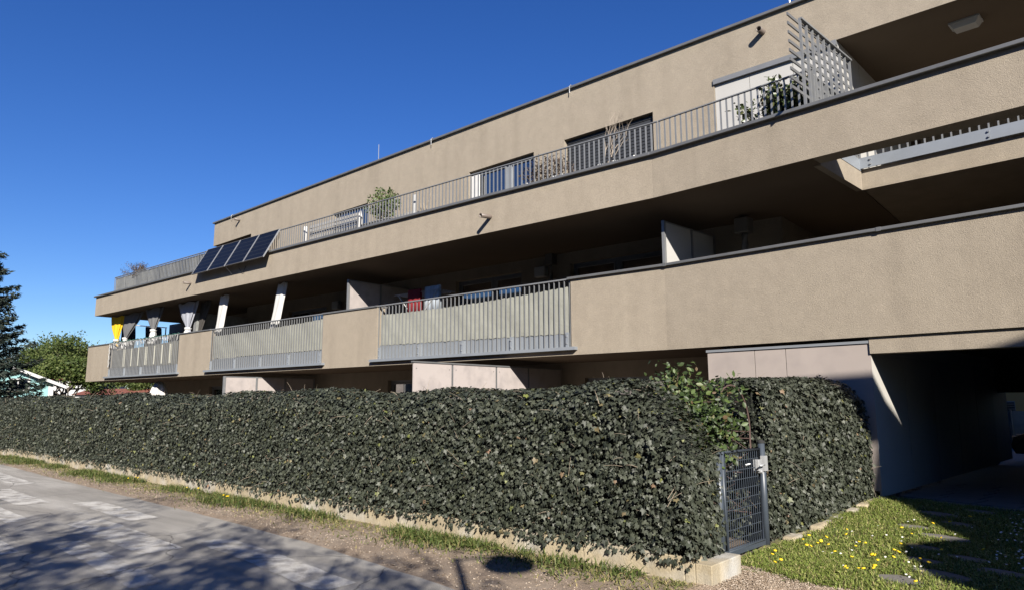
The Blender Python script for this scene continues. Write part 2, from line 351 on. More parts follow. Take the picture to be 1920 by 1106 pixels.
# ------------------------------------------------------------------ the apartment building
B = thing('apartment_building', 'long beige rendered apartment building with three storeys of balcony bands', 'building', (-15, 14.3, 0))
def off_path(path, o):                                # offset a polyline inward (o > 0) with mitred corners
    P = [Vector(p) for p in path]; out = []
    for i, p in enumerate(P):
        ds = []
        if i > 0: ds.append((P[i] - P[i - 1]).normalized())
        if i < len(P) - 1: ds.append((P[i + 1] - P[i]).normalized())
        ns = [Vector((-d.y, d.x)) for d in ds]; n = sum(ns, Vector((0, 0))).normalized(); n = n / n.dot(ns[0])
        out.append(p + n * o)
    return out
def band(mb, path, o0, o1, z0, z1):
    a = off_path(path, o0); b = off_path(path, o1)
    for i in range(len(path) - 1):
        mb.hexa([(*a[i], z0), (*a[i + 1], z0), (*b[i + 1], z0), (*b[i], z0), (*a[i], z1), (*a[i + 1], z1), (*b[i + 1], z1), (*b[i], z1)])
    return mb
R1E = tuple(Vector(K1) + Vector(UR) * 9.0); R2E = tuple(Vector(K2) + Vector(UR) * 9.0)
# level 1: slab edge, piers and the long solid parapet
part('slab_edge', band(MB(), [(-35.19, 11.77), (-8.27, 11.77)], 0, .30, 2.585, 2.70), STUCCO, B)
for i, (a, b) in enumerate(((-35.19, -32.71), (-26.12, -23.73), (-17.04, -14.59))):
    p = part('parapet', band(MB(), [(a, 11.77), (b, 11.77)], 0, .30, 2.70, 4.15), STUCCO, B)
    bevel(part('coping', band(MB(), [(a - .02, 11.77), (b + .02, 11.77)], -.035, .34, 4.15, 4.195), COPING, p), .006)
p = part('parapet', band(MB(), [(-8.27, 11.77), K1, R1E], 0, .30, 2.585, 4.155), STUCCO, B)
bevel(part('coping', band(MB(), [(-8.33, 11.77), K1, R1E], -.06, .34, 4.155, 4.205), COPING, p), .006)
for s_ in (-1.6, .0, 3.78): part('coping_joint', band(MB(), [tuple(RF1(s_, 0, 0).xy), tuple(RF1(s_ + .07, 0, 0).xy)], -.066, .342, 4.149, 4.2085), COPING, p)
SLAB1 = [(-35.17, 11.79), (-6.08, 11.79), (2.6, 10.93), (2.6, 24), (-35.0, 24)]
part('soffit', MB().prism(SLAB1, 2.582, 2.60), STUCCO_SHADE, B)
part('floor_slab', MB().prism([(-35.0, 12.09), (-6.08, 12.09), (2.6, 11.23), (2.6, 24), (-35.0, 24)], 2.602, 2.95), STUCCO_SHADE, B)
# side parapet of the left corner terrace
part('parapet', MB().box(WF, -35.19, -34.9, 12.07, 15.2, 2.60, 4.15), STUCCO, B)
# level 2: continuous band, then a free beam where the slab is open
pb = part('parapet', band(MB(), [(-33.72, 11.42), K2, R2E], 0, .35, 5.425, 6.25), STUCCO, B)
bevel(part('coping', band(MB(), [(-33.78, 11.42), K2, R2E], -.085, .42, 6.25, 6.31), COPING, pb), .008)
part('parapet', MB().box(WF, -33.72, -33.4, 11.77, 15.4, 5.44, 6.2), STUCCO, B)
part('floor_slab', MB().prism([(-33.70, 11.44), (-6.08, 11.44), (-3.115, 11.145), (-2.93, 13.43), (-2.93, 24), (-33.4, 24)], 5.421, 5.86), STUCCO_SHADE, B)
sb = part('floor_slab', MB().prism([(-2.93, 13.43), (2.8, 12.86), (2.8, 24), (-2.93, 24)], 5.44, 5.79), STUCCO, B)
part('drip_edge', MB().box(Frame((-2.93, 13.43), UR), -.02, 5.8, -.03, .02, 5.40, 5.455), STUCCO, sb)
part('slab_edge', MB().box(Frame((-3.10, 11.47), (.17, 1.96)), .02, 1.955, -.012, .10, 5.40, 5.87), STUCCO, B)
# back walls level 1, with windows
def wall_holes(F, s0, s1, z0, z1, th, holes):         # holes: (s0, s1, z0, z1)
    ss = sorted({s0, s1, *[h[0] for h in holes], *[h[1] for h in holes]}); zz = sorted({z0, z1, *[h[2] for h in holes], *[h[3] for h in holes]})
    mb = MB()
    inh = lambda s, z: any(h[0] < s < h[1] and h[2] < z < h[3] for h in holes)
    for a, b in zip(ss, ss[1:]):
        for c, d in zip(zz, zz[1:]):
            if not inh((a + b) / 2, (c + d) / 2): mb.poly([F(a, 0, c), F(b, 0, c), F(b, 0, d), F(a, 0, d)])
    for a, b, c, d in holes:
        mb.poly([F(a, 0, c), F(a, 0, d), F(a, th, d), F(a, th, c)]); mb.poly([F(b, 0, d), F(b, 0, c), F(b, th, c), F(b, th, d)])
        mb.poly([F(a, 0, d), F(b, 0, d), F(b, th, d), F(a, th, d)]); mb.poly([F(b, 0, c), F(a, 0, c), F(a, th, c), F(b, th, c)])
    mb.poly([F(s0, 0, z0), F(s0, 0, z1), F(s0, th, z1), F(s0, th, z0)]); mb.poly([F(s1, 0, z1), F(s1, 0, z0), F(s1, th, z0), F(s1, th, z1)])
    mb.poly([F(s0, 0, z1), F(s1, 0, z1), F(s1, th, z1), F(s0, th, z1)]); mb.poly([F(s1, 0, z0), F(s0, 0, z0), F(s0, th, z0), F(s1, th, z0)])
    return mb
def window(F, s0, s1, z0, z1, leaves=2, o=.14, parent=B, fm=FRAME, split=None, drop=0):
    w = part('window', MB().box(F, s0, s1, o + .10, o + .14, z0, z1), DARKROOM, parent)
    fr = MB(); t = .07
    fr.box(F, s0, s1, o, o + .07, z1 - t, z1).box(F, s0, s1, o, o + .07, z0, z0 + t).box(F, s0, s0 + t, o, o + .07, z0 + t, z1 - t).box(F, s1 - t, s1, o, o + .07, z0 + t, z1 - t)
    cuts = [s0 + t] + (split or [s0 + (s1 - s0) * k / leaves for k in range(1, leaves)]) + [s1 - t]
    for c in cuts[1:-1]: fr.box(F, c - .06, c + .06, o + .002, o + .068, z0 + t, z1 - t)
    part('frame', fr, fm, w)
    for k in range(len(cuts) - 1):
        a = cuts[k] + (.06 if k else 0); b = cuts[k + 1] - (.06 if k < len(cuts) - 2 else 0)
        sf = MB(); e = .05
        sf.box(F, a + .01, b - .01, o - .015, o + .05, z1 - t - e, z1 - t - .01).box(F, a + .01, b - .01, o - .015, o + .05, z0 + t + .01, z0 + t + e).box(F, a + .01, a + e, o - .015, o + .05, z0 + t + e, z1 - t - e).box(F, b - e, b - .01, o - .015, o + .05, z0 + t + e, z1 - t - e)
        part('sash', sf, fm, w)
        part('pane', MB().box(F, a + e, b - e, o + .03, o + .045, z0 + t + e, z1 - t - e), GLASS, w)
    return w
BW = Frame((0, 14.35), (1, 0))
holes1 = [(-14.2, -11.7, 2.95, 5.12), (-10.07, -7.44, 2.95, 5.13), (-23.0, -20.6, 2.95, 5.0)]
wl1 = part('wall', wall_holes(BW, -26.0, -4.95, 2.95, 5.435, .26, holes1), STUCCO, B)
for h, s in zip(holes1, ([-12.8], [-8.75], None)): window(BW, *h, split=s)
part('wall', MB().box(WF, -34.9, -26.0, 15.2, 15.45, 2.95, 5.435), STUCCO, B)
part('wall', MB().box(WF, -26.0, -25.75, 14.612, 15.2, 2.95, 5.435), STUCCO, B)
part('wall', MB().box(WF, -4.95, -4.7, 14.352, 19.0, 2.95, 5.435), STUCCO, B)
part('wall', MB().box(WF, -4.7, 3.0, 18.8, 19.0, 2.95, 5.435), STUCCO, B)
part('wall', MB().box(WF, 2.7, 3.0, 11.3, 18.8, 2.95, 5.44), STUCCO, B)
part('partition_wall', MB().box(WF, -20.0, -19.7, 14.615, 24, 2.95, 5.435), STUCCO, B)
# ground floor back wall, hidden behind the hedge apart from its top
GWF = Frame((0, 14.2), (1, 0))
gh = [(-17.0, -14.6, .4, 2.3), (-28.5, -25.8, .4, 2.3), (-9.6, -6.9, .4, 2.2), (-23.8, -21.6, .4, 2.3)]
part('wall', wall_holes(GWF, -33.2, -4.9, .0, 2.60, .26, gh), STUCCO, B)
for h in gh: window(GWF, *h)
part('wall', MB().box(WF, -33.2, -32.95, 14.462, 24, 0, 2.6), STUCCO, B)
# pink panels beside the passage, on little feet, with the passage wall behind
GP = Frame((-5.3, 11.765), UR)
gp = part('panel_wall', MB().box(GP, .0, 2.72, .03, .12, .34, 2.47), GFPANEL, B)
for a, b in ((.0, .88), (.892, 1.42), (1.432, 2.735)): part('panel', MB().box(GP, a, b, .0, .028, .32, 2.49), GFPANEL, gp)
part('panel_cap', MB().box(GP, -.02, 2.74, -.02, .12, 2.494, 2.535), FRAME, gp)
PW = Frame(tuple(GP(2.735, .003, 0).xy), (.10, 1.0))
pw = part('passage_wall', MB().box(PW, .13, 9.0, .03, .16, .26, 2.58), PANELB, B)
for a, b in ((.0, 1.5), (1.512, 3.0), (3.012, 4.5), (4.512, 6.0), (6.012, 7.5)): part('panel', MB().box(PW, a, b, -.0, .026, .24, 2.34), PANELP, pw)
for a in (.06, .9, 1.9, 3.1): part('foot', MB().box(PW, a, a + .05, .04, .1, .0, .26), RAIL, pw)
part('beam', MB().box(RF1, 3.52, 9, .045, .34, 2.335, 2.585), STUCCO, B)
part('wall', MB().box(WF, 2.5, 2.8, 11.3, 24, 0, 2.6), STUCCO, B)
# far end of the passage: dark wall with a low opening
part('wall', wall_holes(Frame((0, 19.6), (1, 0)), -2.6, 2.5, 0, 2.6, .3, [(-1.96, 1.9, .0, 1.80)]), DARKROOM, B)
dr = part('door', MB().box(Frame((0, 19.55), (1, 0)), -2.22, -2.0, -.02, .02, .35, 1.65), FRAME, B)
for k in range(3): part('pane', MB().box(Frame((0, 19.52), (1, 0)), -2.16 + .045 * k, -2.135 + .045 * k, -.02, .0, 1.12, 1.32), WHITEP, dr)
# penthouse
ph = [(15.95, 18.35, 5.86, 8.02), (19.35, 21.88, 5.86, 8.08), (9.2, 11.2, 5.86, 8.08)]
pwall = part('wall', wall_holes(PF, 3.36, 23.37, 5.86, 8.345, .3, ph), STUCCO, B)
pband = part('roof_band', MB().box(PF, 0, 23.37, 0, .35, 8.345, 9.345), STUCCO, B)
part('roof_band', MB().box(PF, 23.37, 33.5, 0, .35, 8.345, 9.345), STUCCO, B)
part('roof_slab', MB().prism([PF(0.015, .015, 0)[:2], PF(33.4, .015, 0)[:2], PF(33.45, .36, 0)[:2], PF(46, .36, 0)[:2], PF(46, 14, 0)[:2], PF(.02, 9, 0)[:2]], 8.341, 9.1), STUCCO_SHADE, B)
bevel(part('coping', MB().box(PF, -.07, 33.5, -.075, .42, 9.345, 9.405), COPING, pband), .008)
part('wall', MB().box(PF, 3.36, 3.6, .302, 6.0, 5.86, 8.355), STUCCO, B)
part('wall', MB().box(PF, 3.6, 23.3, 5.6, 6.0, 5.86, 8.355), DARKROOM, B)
window(PF, *ph[0], split=[17.35])
w2 = part('window', MB().box(PF, *ph[1][:2], .2, .28, 5.86, 8.08), DARKROOM, B)
for k in range(27): part('shutter_slat', MB().hexa([PF(19.37, .10, 5.9 + .08 * k), PF(21.86, .10, 5.9 + .08 * k), PF(21.86, .15, 5.92 + .08 * k), PF(19.37, .15, 5.92 + .08 * k), PF(19.37, .11, 5.965 + .08 * k), PF(21.86, .11, 5.965 + .08 * k), PF(21.86, .16, 5.975 + .08 * k), PF(19.37, .16, 5.975 + .08 * k)]), SLAT, w2)
w3 = part('window', MB().box(PF, *ph[2][:2], .2, .28, 5.86, 8.08), DARKROOM, B)
part('pane', MB().box(PF, 9.25, 11.15, .15, .17, 5.9, 8.0), GLASS, w3)
# the bright curtain drawn in the first window, seen through the glass edge
part('curtain', MB().box(PF, 16.0, 16.3, .06, .09, 5.9, 7.9), CURW, B)
# white panels and grey lintel at the right of the penthouse
wp = part('panel_wall', MB().box(PF, 23.372, 25.83, .06, .3, 5.87, 8.30), PANELW, B)
for a, b in ((23.375, 24.12), (24.13, 25.0), (25.01, 25.825)): part('panel', MB().box(PF, a, b, .03, .058, 5.88, 8.24), PANELW, wp)
part('lintel', MB().box(PF, 23.36, 25.84, -.035, .06, 8.235, 8.342), RAIL, wp)
RW = Frame(tuple(PF(25.84, .062, 0).xy), (.06, 1.0))
rw = part('return_wall', MB().box(RW, 0, 5, .03, .3, 5.9, 8.352), PANELW, B)
for k in range(4): part('panel', MB().box(RW, .01 + 1.2 * k, 1.2 + 1.2 * k, .0, .026, 5.92, 8.34), PANELW, rw)
part('wall', MB().box(WF, -2.6, 2.8, 18.0, 18.3, 5.79, 8.36), STUCCO, B)
# overflow spouts
def spout(F, s, z, L, r, dz, par, mat=SPOUT):
    m = MB(); a = F(s, .05, z); b = F(s, -L, z - dz); n = 14
    d = (b - a).normalized(); t = d.cross(Vector((0, 0, 1))).normalized(); c = d.cross(t)
    for q, rr in ((a, r), (b, r), (b, r - .012), (a, r - .012)):
        for k in range(n): m.v.append(tuple(q + t * rr * math.cos(2 * PI * k / n) + c * rr * math.sin(2 * PI * k / n)))
    for i in range(3):
        for k in range(n): m.f.append((i * n + k, i * n + (k + 1) % n, (i + 1) * n + (k + 1) % n, (i + 1) * n + k))
    return part('overflow_spout', m, mat, par, True)
LF2 = Frame((0, 11.42), (1, 0))
spout(LF2, -10.21, 5.785, .34, .05, .035, pb); spout(LF2, -24.72, 5.88, .28, .04, .01, pb)
spout(PF, 2.33, 9.1, .26, .05, 0, pband); spout(PF, 24.47, 9.02, .21, .06, .01, pband)
# lightning rods and clips on the roof edge
for s, z in ((11.55, 10.02), (25.0, 9.95)): part('lightning_rod', MB().tube([PF(s, .12, 9.40), PF(s, .12, z)], .012, 6), PVFRAME, pband)
for s in (1.69, 14.39, 19.6): part('coping_clip', MB().tube([PF(s, -.075, 9.22), PF(s, -.075, 9.40), PF(s, -.02, 9.455), PF(s, .06, 9.41)], .013, 6), PVFRAME, pband)
# down pipes, boxes, lamps on the level 1 wall
def downpipe(F, s, o, z0, z1, r, mat, head=None):
    d = part('downpipe', MB().tube([F(s, o, z0), F(s, o, z1 - .25), F(s + .03, o - .06, z1 - .05), F(s + .03, o - .06, z1)], r, 12), mat, B, True)
    if head: bevel(part('rain_head', MB().box(F, s - head, s + head, o - head, o + head * .8, z1 - .02, z1 + .30), mat, d), .02)
    part('pipe_clip', MB().box(F, s - r - .03, s + r + .03, o - .02, o + .1, z0 + (z1 - z0) * .55, z0 + (z1 - z0) * .55 + .03), mat, d)
downpipe(BW, -10.62, -.10, 2.95, 5.15, .045, DOWNG, .12)
downpipe(RF1, .62, 2.05, 2.95, 5.05, .075, DOWNG, .15)
downpipe(RF1, 1.05, .28, .0, 2.60, .075, DOWNP)
for s, z in ((-10.97, 4.86), (-19.9, 4.8)):
    b_ = bevel(part('wall_box', MB().box(BW, s - .17, s + .17, -.16, -.003, z, z + .27), WHITEP, B), .015)
    part('box_lid', MB().box(BW, s - .15, s + .15, -.175, -.161, z + .02, z + .25), WHITEP, b_)
# square ceiling lamp under the penthouse roof
cl = bevel(part('ceiling_lamp', MB().box(Frame((-1.17, 14.1), UR), -.24, .24, -.16, .16, 8.30, 8.355), WHITEP, B), .01)
part('lamp_cover', MB().hexa([Frame((-1.17, 14.1), UR)(s, o, z) for z, a, b in ((8.22, .17, .12), (8.30, .22, .15)) for s, o in ((-a, -b), (a, -b), (a, b), (-a, b))]), WHITEP, cl)

# ------------------------------------------------------------------ railings
def bar_mesh(name, w, d, h, mat):
    return MB().box(WF, -w / 2, w / 2, -d / 2, d / 2, 0, h).mesh(name, mat)
def railing(label, secs, zb, zt, sp, w, d, mat, group, rail_h=.035, rail_d=.05, post=None):
    F0, a0, b0, o0 = secs[0]
    t = thing('balcony_railing', label, 'railing', F0((a0 + b0) / 2, o0, zb), group)
    bm = bar_mesh('baluster', w, d, zt - zb - rail_h, mat); pm = bar_mesh('post', w * 1.1, d * 1.6, zt - zb - rail_h, mat)
    for F, a, b, o in secs:
        part('top_rail', MB().box(F, a, b, o - rail_d / 2, o + rail_d / 2, zt - rail_h, zt), mat, t)
        n = max(1, round((b - a) / sp))
        for k in range(n + 1):
            s = a + .015 + (b - a - .03) * k / n
            is_p = post and k % post == 0
            link('post' if is_p else 'baluster', pm if is_p else bm, t, F(s, o, zb), F.ang())
    return t
L2R = [(Frame((0, 11.72), (1, 0)), -32.6, -6.10, 0), (Frame((-6.09, 11.72), UR), .02, 3.02, 0)]
rl2 = railing('long grey bar railing along the top floor terrace parapet', L2R, 6.312, 7.05, .122, .032, .010, RAIL, None, .02, .045, 9)
part('bottom_rail', MB().box(*L2R[0], .03, 6.33, 6.36), RAIL, rl2); part('bottom_rail', MB().box(*L2R[1], .03, 6.33, 6.36), RAIL, rl2)
# flat bars stand edge-on at the left part, a return runs back at the left end
sd_ = Frame((-32.6, 11.72), (0, 1))
railing('short grey bar railing at the left end of the top terrace', [(sd_, .05, 2.6, 0)], 6.22, 7.05, .122, .042, .010, RAIL, None, .02, .045)
names = ('left', 'middle', 'right')
LF1 = Frame((0, 11.80), (1, 0))
for (a, b), lab in zip(((-32.68, -26.15), (-23.70, -17.07), (-14.56, -8.30)), ('leftmost level one grey railing with string lights and khaki mesh', 'middle level one grey railing between two beige piers below white curtains', 'level one grey railing in front of the pale yellow fabric')):
    t = railing(lab, [(LF1, a, b, 0)], 2.755, 4.19, .135, .012, .028, RAIL, 'level one balcony railings', .03, .06)
    part('base_plate', MB().box(LF1, a, b, .05, .062, 2.76, 3.13), PLATE, t)
    part('base_rail', MB().box(LF1, a - .20, b + .18, -.14, .05, 2.685, 2.75), PLATE, t)
    for k in range(5):
        s = a + .08 + (b - a - .16) * k / 4
        bt = part('bracket', MB().box(LF1, s - .03, s + .03, -.045, .05, 2.757, 3.06), PLATE, t)
        for z in (2.83, 2.98): part('bolt', MB().tube([LF1(s, -.06, z), LF1(s, -.044, z)], .016, 6), PVFRAME, bt)
# inner balcony behind the free beam
IB = Frame((-2.93, 13.43), UR)
t = railing('grey bar railing of the inner balcony seen below the upper beam', [(IB, .0, 5.6, -.03)], 5.79, 6.85, .133, .018, .05, RAIL, None, .03, .05)
part('base_plate', MB().box(IB, -.01, 5.65, -.075, -.058, 5.785, 5.985), PLATE, t)
for s in (.2, 2.0, 3.8):
    for z in (5.84, 5.93): part('bolt', MB().tube([IB(s, -.10, z), IB(s, -.07, z)], .018, 6), PVFRAME, t)
SB = Frame((-3.10, 11.47), (.17, 1.96))
t = railing('short grey bar railing beside the tall lattice screen', [(SB, .05, 1.9, .03)], 5.88, 7.0, .12, .018, .05, RAIL, None, .03, .05)
part('base_plate', MB().box(SB, .0, 1.93, -.02, -.014, 5.75, 5.97), PLATE, t)
# tall lattice screen at the end of the terrace
TF = Frame((-3.14, 11.10), (.235, 2.06))
t = thing('lattice_screen', 'tall grey lattice screen at the end of the top terrace', 'screen', TF(1, 0, 5.9))
for k in range(9): part('slat', MB().box(TF, -.38, 2.1, .03, .05, 6.50 + .155 * k, 6.55 + .155 * k), RAILD, t)
for k in range(10): part('upright', MB().box(TF, .0 + .228 * k, .030 + .228 * k, -.012, .029, 6.32, 7.80), RAIL, t)
part('top_bar', MB().box(TF, 0, 2.1, -.035, .03, 7.80, 7.83), RAIL, t)

# ------------------------------------------------------------------ privacy screens
def screen(label, F, s0, cuts, z0, z1, mat, post_mat=RAIL, group=None, posts=True, t=.025):
    th = thing('privacy_screen', label, 'screen', F(s0, 0, z0), group)
    c = [s0] + cuts
    for i in range(len(c) - 1):
        part('panel', MB().box(F, c[i] + .03, c[i + 1] - .03, -t / 2, t / 2, z0 + .02, z1 - .03), mat, th)
        if not posts:
            for s in (c[i] + .1, c[i + 1] - .1): part('screw', MB().tube([F(s, -.02, z1 - .14), F(s, -.012, z1 - .14)], .01, 6), RAILD, th)
    if posts:
        for s in c: part('post', MB().box(F, s - .03, s + .03, -.03, .03, z0, z1), post_mat, th)
        part('top_rail', MB().box(F, c[0] + .03, c[-1], -.022, .022, z1 - .03, z1 - .002), post_mat, th)
    else:
        for s in c[1:-1]: part('joint_strip', MB().box(F, s - .028, s + .028, -.006, .006, z0, z1 - .03), RAILD, th)
        part('top_rail', MB().box(F, c[0], c[-1], -.03, .03, z1 - .03, z1), RAILD, th)
    return th
DEEP = lambda x, y, k=0: Frame((x, y), (k, 1))
screen('pale screen between two level one balconies above the left beige pier', DEEP(-16.17, 11.98), .0, [1.16, 2.33], 2.96, 5.10, PANEL)
screen('cream screen on the level one balcony above the long solid parapet', DEEP(-6.22, 12.05, .0995), .0, [1.0, 1.9], 2.96, 5.13, PANELW)
s_ = screen('dark perforated screen behind the light grey curtain', DEEP(-25.9, 12.2, .0), .0, [1.0, 2.1], 2.96, 5.0, MATG)
screen('wide stained garden screen of pink panels behind the hedge', DEEP(-10.15, 9.07), .0, [1.10, 2.47, 3.6, 4.9], .0, 2.43, PANEL, posts=False)
screen('framed pink garden screen behind the left part of the hedge', DEEP(-20.58, 10.73), .0, [1.07, 2.1, 3.2], .0, 2.44, PANEL)

# ------------------------------------------------------------------ fabric on the railings
def fabric(name, label, a, b, zt, zb, mat, o=.034, sag=.03, amp=.008, group='fabric screens tied to the level one railings'):
    n = 90; rows = 6; V = []; F = []
    for side in (0, 1):
        for i in range(n + 1):
            x = a + (b - a) * i / n; u = i / n
            top = (zt[0] + (zt[1] - zt[0]) * u) - sag * math.sin(PI * u) + .012 * math.sin(i * 2.2); bot = (zb[0] + (zb[1] - zb[0]) * u) + .012 * math.sin(i * 1.7)
            for j in range(rows + 1):
                v = j / rows; z = bot + (top - bot) * v
                y = o + amp * math.sin(i * .31 + 4 * v) * (.4 + v) + amp * .6 * math.sin(i * .83 + 9 * v) + side * .004
                p = LF1(x, y, z); V.append(p)
    m = (n + 1) * (rows + 1)
    for i in range(n):
        for j in range(rows):
            q = i * (rows + 1) + j; F.append((q, q + rows + 1, q + rows + 2, q + 1)); F.append((m + q + 1, m + q + rows + 2, m + q + rows + 1, m + q))
    o_ = link(name, np_mesh(name, V, F, mat, True)); tag(o_, label, 'fabric screen', group); return o_
fabric('fabric_screen', 'pale yellow fabric behind the railing nearest the long parapet', -14.5, -8.36, (3.93, 4.02), (3.12, 3.04), FABRIC, sag=.05)
fabric('fabric_screen', 'grey green fabric behind the middle level one railing', -23.6, -17.15, (3.93, 4.03), (3.15, 3.14), FABRIC2)
k_ = fabric('fabric_screen', 'khaki mesh with pale upright stripes behind the leftmost railing', -32.55, -26.3, (3.86, 3.96), (3.12, 3.06), FABRIC3, amp=.004)
for k in range(7): part('stripe', MB().box(LF1, -31.3 + .72 * k, -31.16 + .72 * k, .020, .027, 3.13, 3.86), STRIPE, k_)
g_ = thing('string_lights', 'green garland with white light strings along the leftmost railing top', 'garland', LF1(-29.4, 0, 4.2))
pts = [LF1(-32.7 + 6.6 * i / 60, -.02 + .03 * math.sin(i * 1.9), 4.20 + .025 * math.sin(i * 2.7)) for i in range(61)]
part('cable', MB().tube(pts, .022, 6), GREENG, g_)
for k in range(46):
    x = -32.62 + 6.4 * k / 45; L = random.uniform(.06, .26)
    part('light_strand', MB().tube([LF1(x, -.055, 4.19), LF1(x + random.uniform(-.03, .03), -.06, 4.19 - L * .5), LF1(x + random.uniform(-.05, .05), -.055, 4.19 - L)], .009, 4), WHITEP, g_)
part('light_strand', MB().tube([LF1(-32.6 + .03 * math.sin(i * 2.1), -.07, 4.1 - .085 * i) for i in range(12)], .022, 5), WHITEP, g_)
# reed mat behind the left part of the top railing
m_ = MB(); n = 300
for i in range(n):
    x0 = -32.5 + 9.3 * i / n
    m_.box(Frame((0, 11.78), (1, 0)), x0, x0 + .022, .006 * math.sin(i * 1.7), .012 + .006 * math.sin(i * 1.7), 6.33 + .01 * math.sin(i * .7), 7.015 + .008 * math.sin(i * 1.3))
o_ = link('reed_mat', m_.mesh('reed_mat', MATG)); tag(o_, 'grey reed mat behind the left part of the top railing', 'mat')

# ------------------------------------------------------------------ solar panels hung on the top railing
top_y, bot_y = 11.66, 11.13
def solar(x0, x1, lab):
    T = lambda s, v, h: Vector((x0 + (x1 - x0) * s, 0, 0)) + Vector((0, 11.655, 7.035)).lerp(Vector((0, 11.13, 6.06)), v) + Vector((0, -.88, .475)) * h
    t = thing('solar_panel', lab, 'solar panel', T(.5, .5, 0), 'solar panels hung on the top railing')
    def slab(n, s0, s1, v0, v1, h0, h1, mat, par): return part(n, MB().hexa([T(s0, v1, h0), T(s1, v1, h0), T(s1, v0, h0), T(s0, v0, h0), T(s0, v1, h1), T(s1, v1, h1), T(s1, v0, h1), T(s0, v0, h1)]), mat, par)
    fw = .018 / (x1 - x0); fv = .012
    sh = slab('backsheet', fw, 1 - fw, fv, 1 - fv,   .0, .022, PVLINE, t)
    nc, nr = 10, 6; cm = MB()
    for j in range(nr):
        for i in range(nc):
            a = fw + (1 - 2 * fw) * i / nc; b = fw + (1 - 2 * fw) * (i + 1) / nc; c = fv + (1 - 2 * fv) * j / nr; d = fv + (1 - 2 * fv) * (j + 1) / nr
            cm.poly([T(a + .002, d - .005, .0245), T(b - .002, d - .005, .0245), T(b - .002, c + .005, .0245), T(a + .002, c + .005, .0245)])
    part('cells', cm, PVCELL, sh, kind='stuff')
    for s0, s1 in ((0, fw), (1 - fw, 1)): slab('frame', s0, s1, 0, 1, -.005, .034, PVFRAME, t)
    for v0, v1 in ((0, fv), (1 - fv, 1)): slab('frame', fw, 1 - fw, v0, v1, -.005, .033, RAILD, t)
    return t
SX = (-24.06, -22.93, -21.76, -20.56, -19.35)
for k, lab in enumerate(('leftmost solar panel', 'second solar panel from the left', 'third solar panel from the left', 'rightmost solar panel')):
    t = solar(SX[k] + .012, SX[k + 1] - .012, lab + ' of the row tilted out from the top railing')
    if k == 1: part('strut', MB().tube([(SX[2], 11.15, 6.08), (SX[2], 11.38, 5.86)], .014, 6), PVFRAME, t)
    if k == 2: part('cable', MB().tube([(SX[2] + .5 + .45 * i / 12, 11.36, 6.0 - .16 * math.sin(PI * i / 12)) for i in range(13)], .008, 5), RUBBER, t)
# ------------------------------------------------------------------ curtains on the level one terraces
def curtain(label, x0, x1, xw, xb, zt, zw, zb, y, mat, folds=7, waist=.10, dep=.16, flare=.22, tie=None, lean=0):
    n = 56; rows = 22; V = []; F = []
    for j in range(rows + 1):
        v = j / rows; z = zt + (zb - zt) * v; vw = (zt - zw) / (zt - zb)
        if v < vw: k = v / vw; e = k ** 1.25; c = (x0 + x1) / 2 * (1 - e) + xw * e; w = (x1 - x0) / 2 * (1 - e) + waist * e
        else: k = (v - vw) / (1 - vw + 1e-6); e = min(1, k * 1.4); c = xw + (xb - xw) * k; w = waist + (flare - waist) * e
        d = dep * (.45 + .55 * min(1, w / .4)) 
        for i in range(n):
            a = 2 * PI * i / n; rip = 1 + .16 * math.sin(folds * a + 1.5 * v) + .05 * math.sin(3 * a + 9 * v)
            V.append((c + w * rip * math.cos(a), y + lean * v + d * .5 * rip * math.sin(a), z + (.03 * math.sin(folds * a * .5) if j in (0, rows) else 0)))
    for j in range(rows):
        for i in range(n): i2 = (i + 1) % n; F.append((j * n + i, j * n + i2, (j + 1) * n + i2, (j + 1) * n + i))
    o = link('curtain', np_mesh('curtain', V, F, mat, True)); tag(o, label, 'curtain', 'curtains on the level one terraces')
    if tie:
        T_ = []; 
        part('tie_band', MB().tube([(xw, y - .01, zw - .04), (xw, y - .01, zw + .05)], waist + .03, 14), tie, o, True)
        part('hem', MB().lathe([(waist * .9, 0), (waist + .02, -.06), (flare * .85, zb - zw + .05), (flare * .8, zb - zw)], (xw * .4 + xb * .6, y - .02, zw - .04), 12), tie, o, True)
    return o
CZ = 5.37
curtain('yellow curtain tied at its waist at the left terrace corner', -33.35, -32.05, -32.62, -32.7, CZ - .02, 4.32, 4.0, 12.0, CURY, tie=CURW)
curtain('dark grey curtain next to the yellow curtain', -32.2, -30.35, -31.8, -31.75, CZ, 4.35, 3.95, 12.05, CURG, 8, tie=CURW)
curtain('grey curtain with white tie in the middle of the left terrace opening', -29.75, -28.3, -28.95, -28.9, CZ + .03, 4.5, 4.0, 12.0, CURG, 8, tie=CURW)
curtain('light grey curtain above the second beige pier', -26.9, -25.5, -26.05, -26.05, CZ, 4.38, 4.1, 12.05, CURLG, 8, tie=CURW)
curtain('dark brown curtain half hidden behind the light grey curtain', -25.75, -25.1, -25.75, -25.9, CZ, 4.3, 3.9, 12.35, CURD, 5)
curtain('slim white curtain at the left end of the middle railing', -23.55, -23.05, -23.55, -23.75, CZ - .02, 4.2, 4.0, 11.98, CURW, 5, waist=.22, flare=.15)
curtain('slim white curtain above the middle of the middle railing', -19.85, -19.4, -19.95, -20.1, CZ, 4.15, 3.95, 11.98, CURW, 5, waist=.22, flare=.15)
curtain('black curtain in the open side of the left terrace', -35.25, -34.95, -35.1, -35.1, CZ - .1, 4.0, 3.5, 13.4, CURD, 4, waist=.15, dep=.9)
curtain('second black curtain deeper in the open side of the left terrace', -35.25, -34.95, -35.1, -35.1, CZ - .1, 4.2, 3.5, 14.55, CURD, 4, waist=.12, dep=1.1)
c_ = thing('curtain_rod', 'thin white frame across the open side of the left terrace', 'frame', (-35.05, 13.5, 4.15))
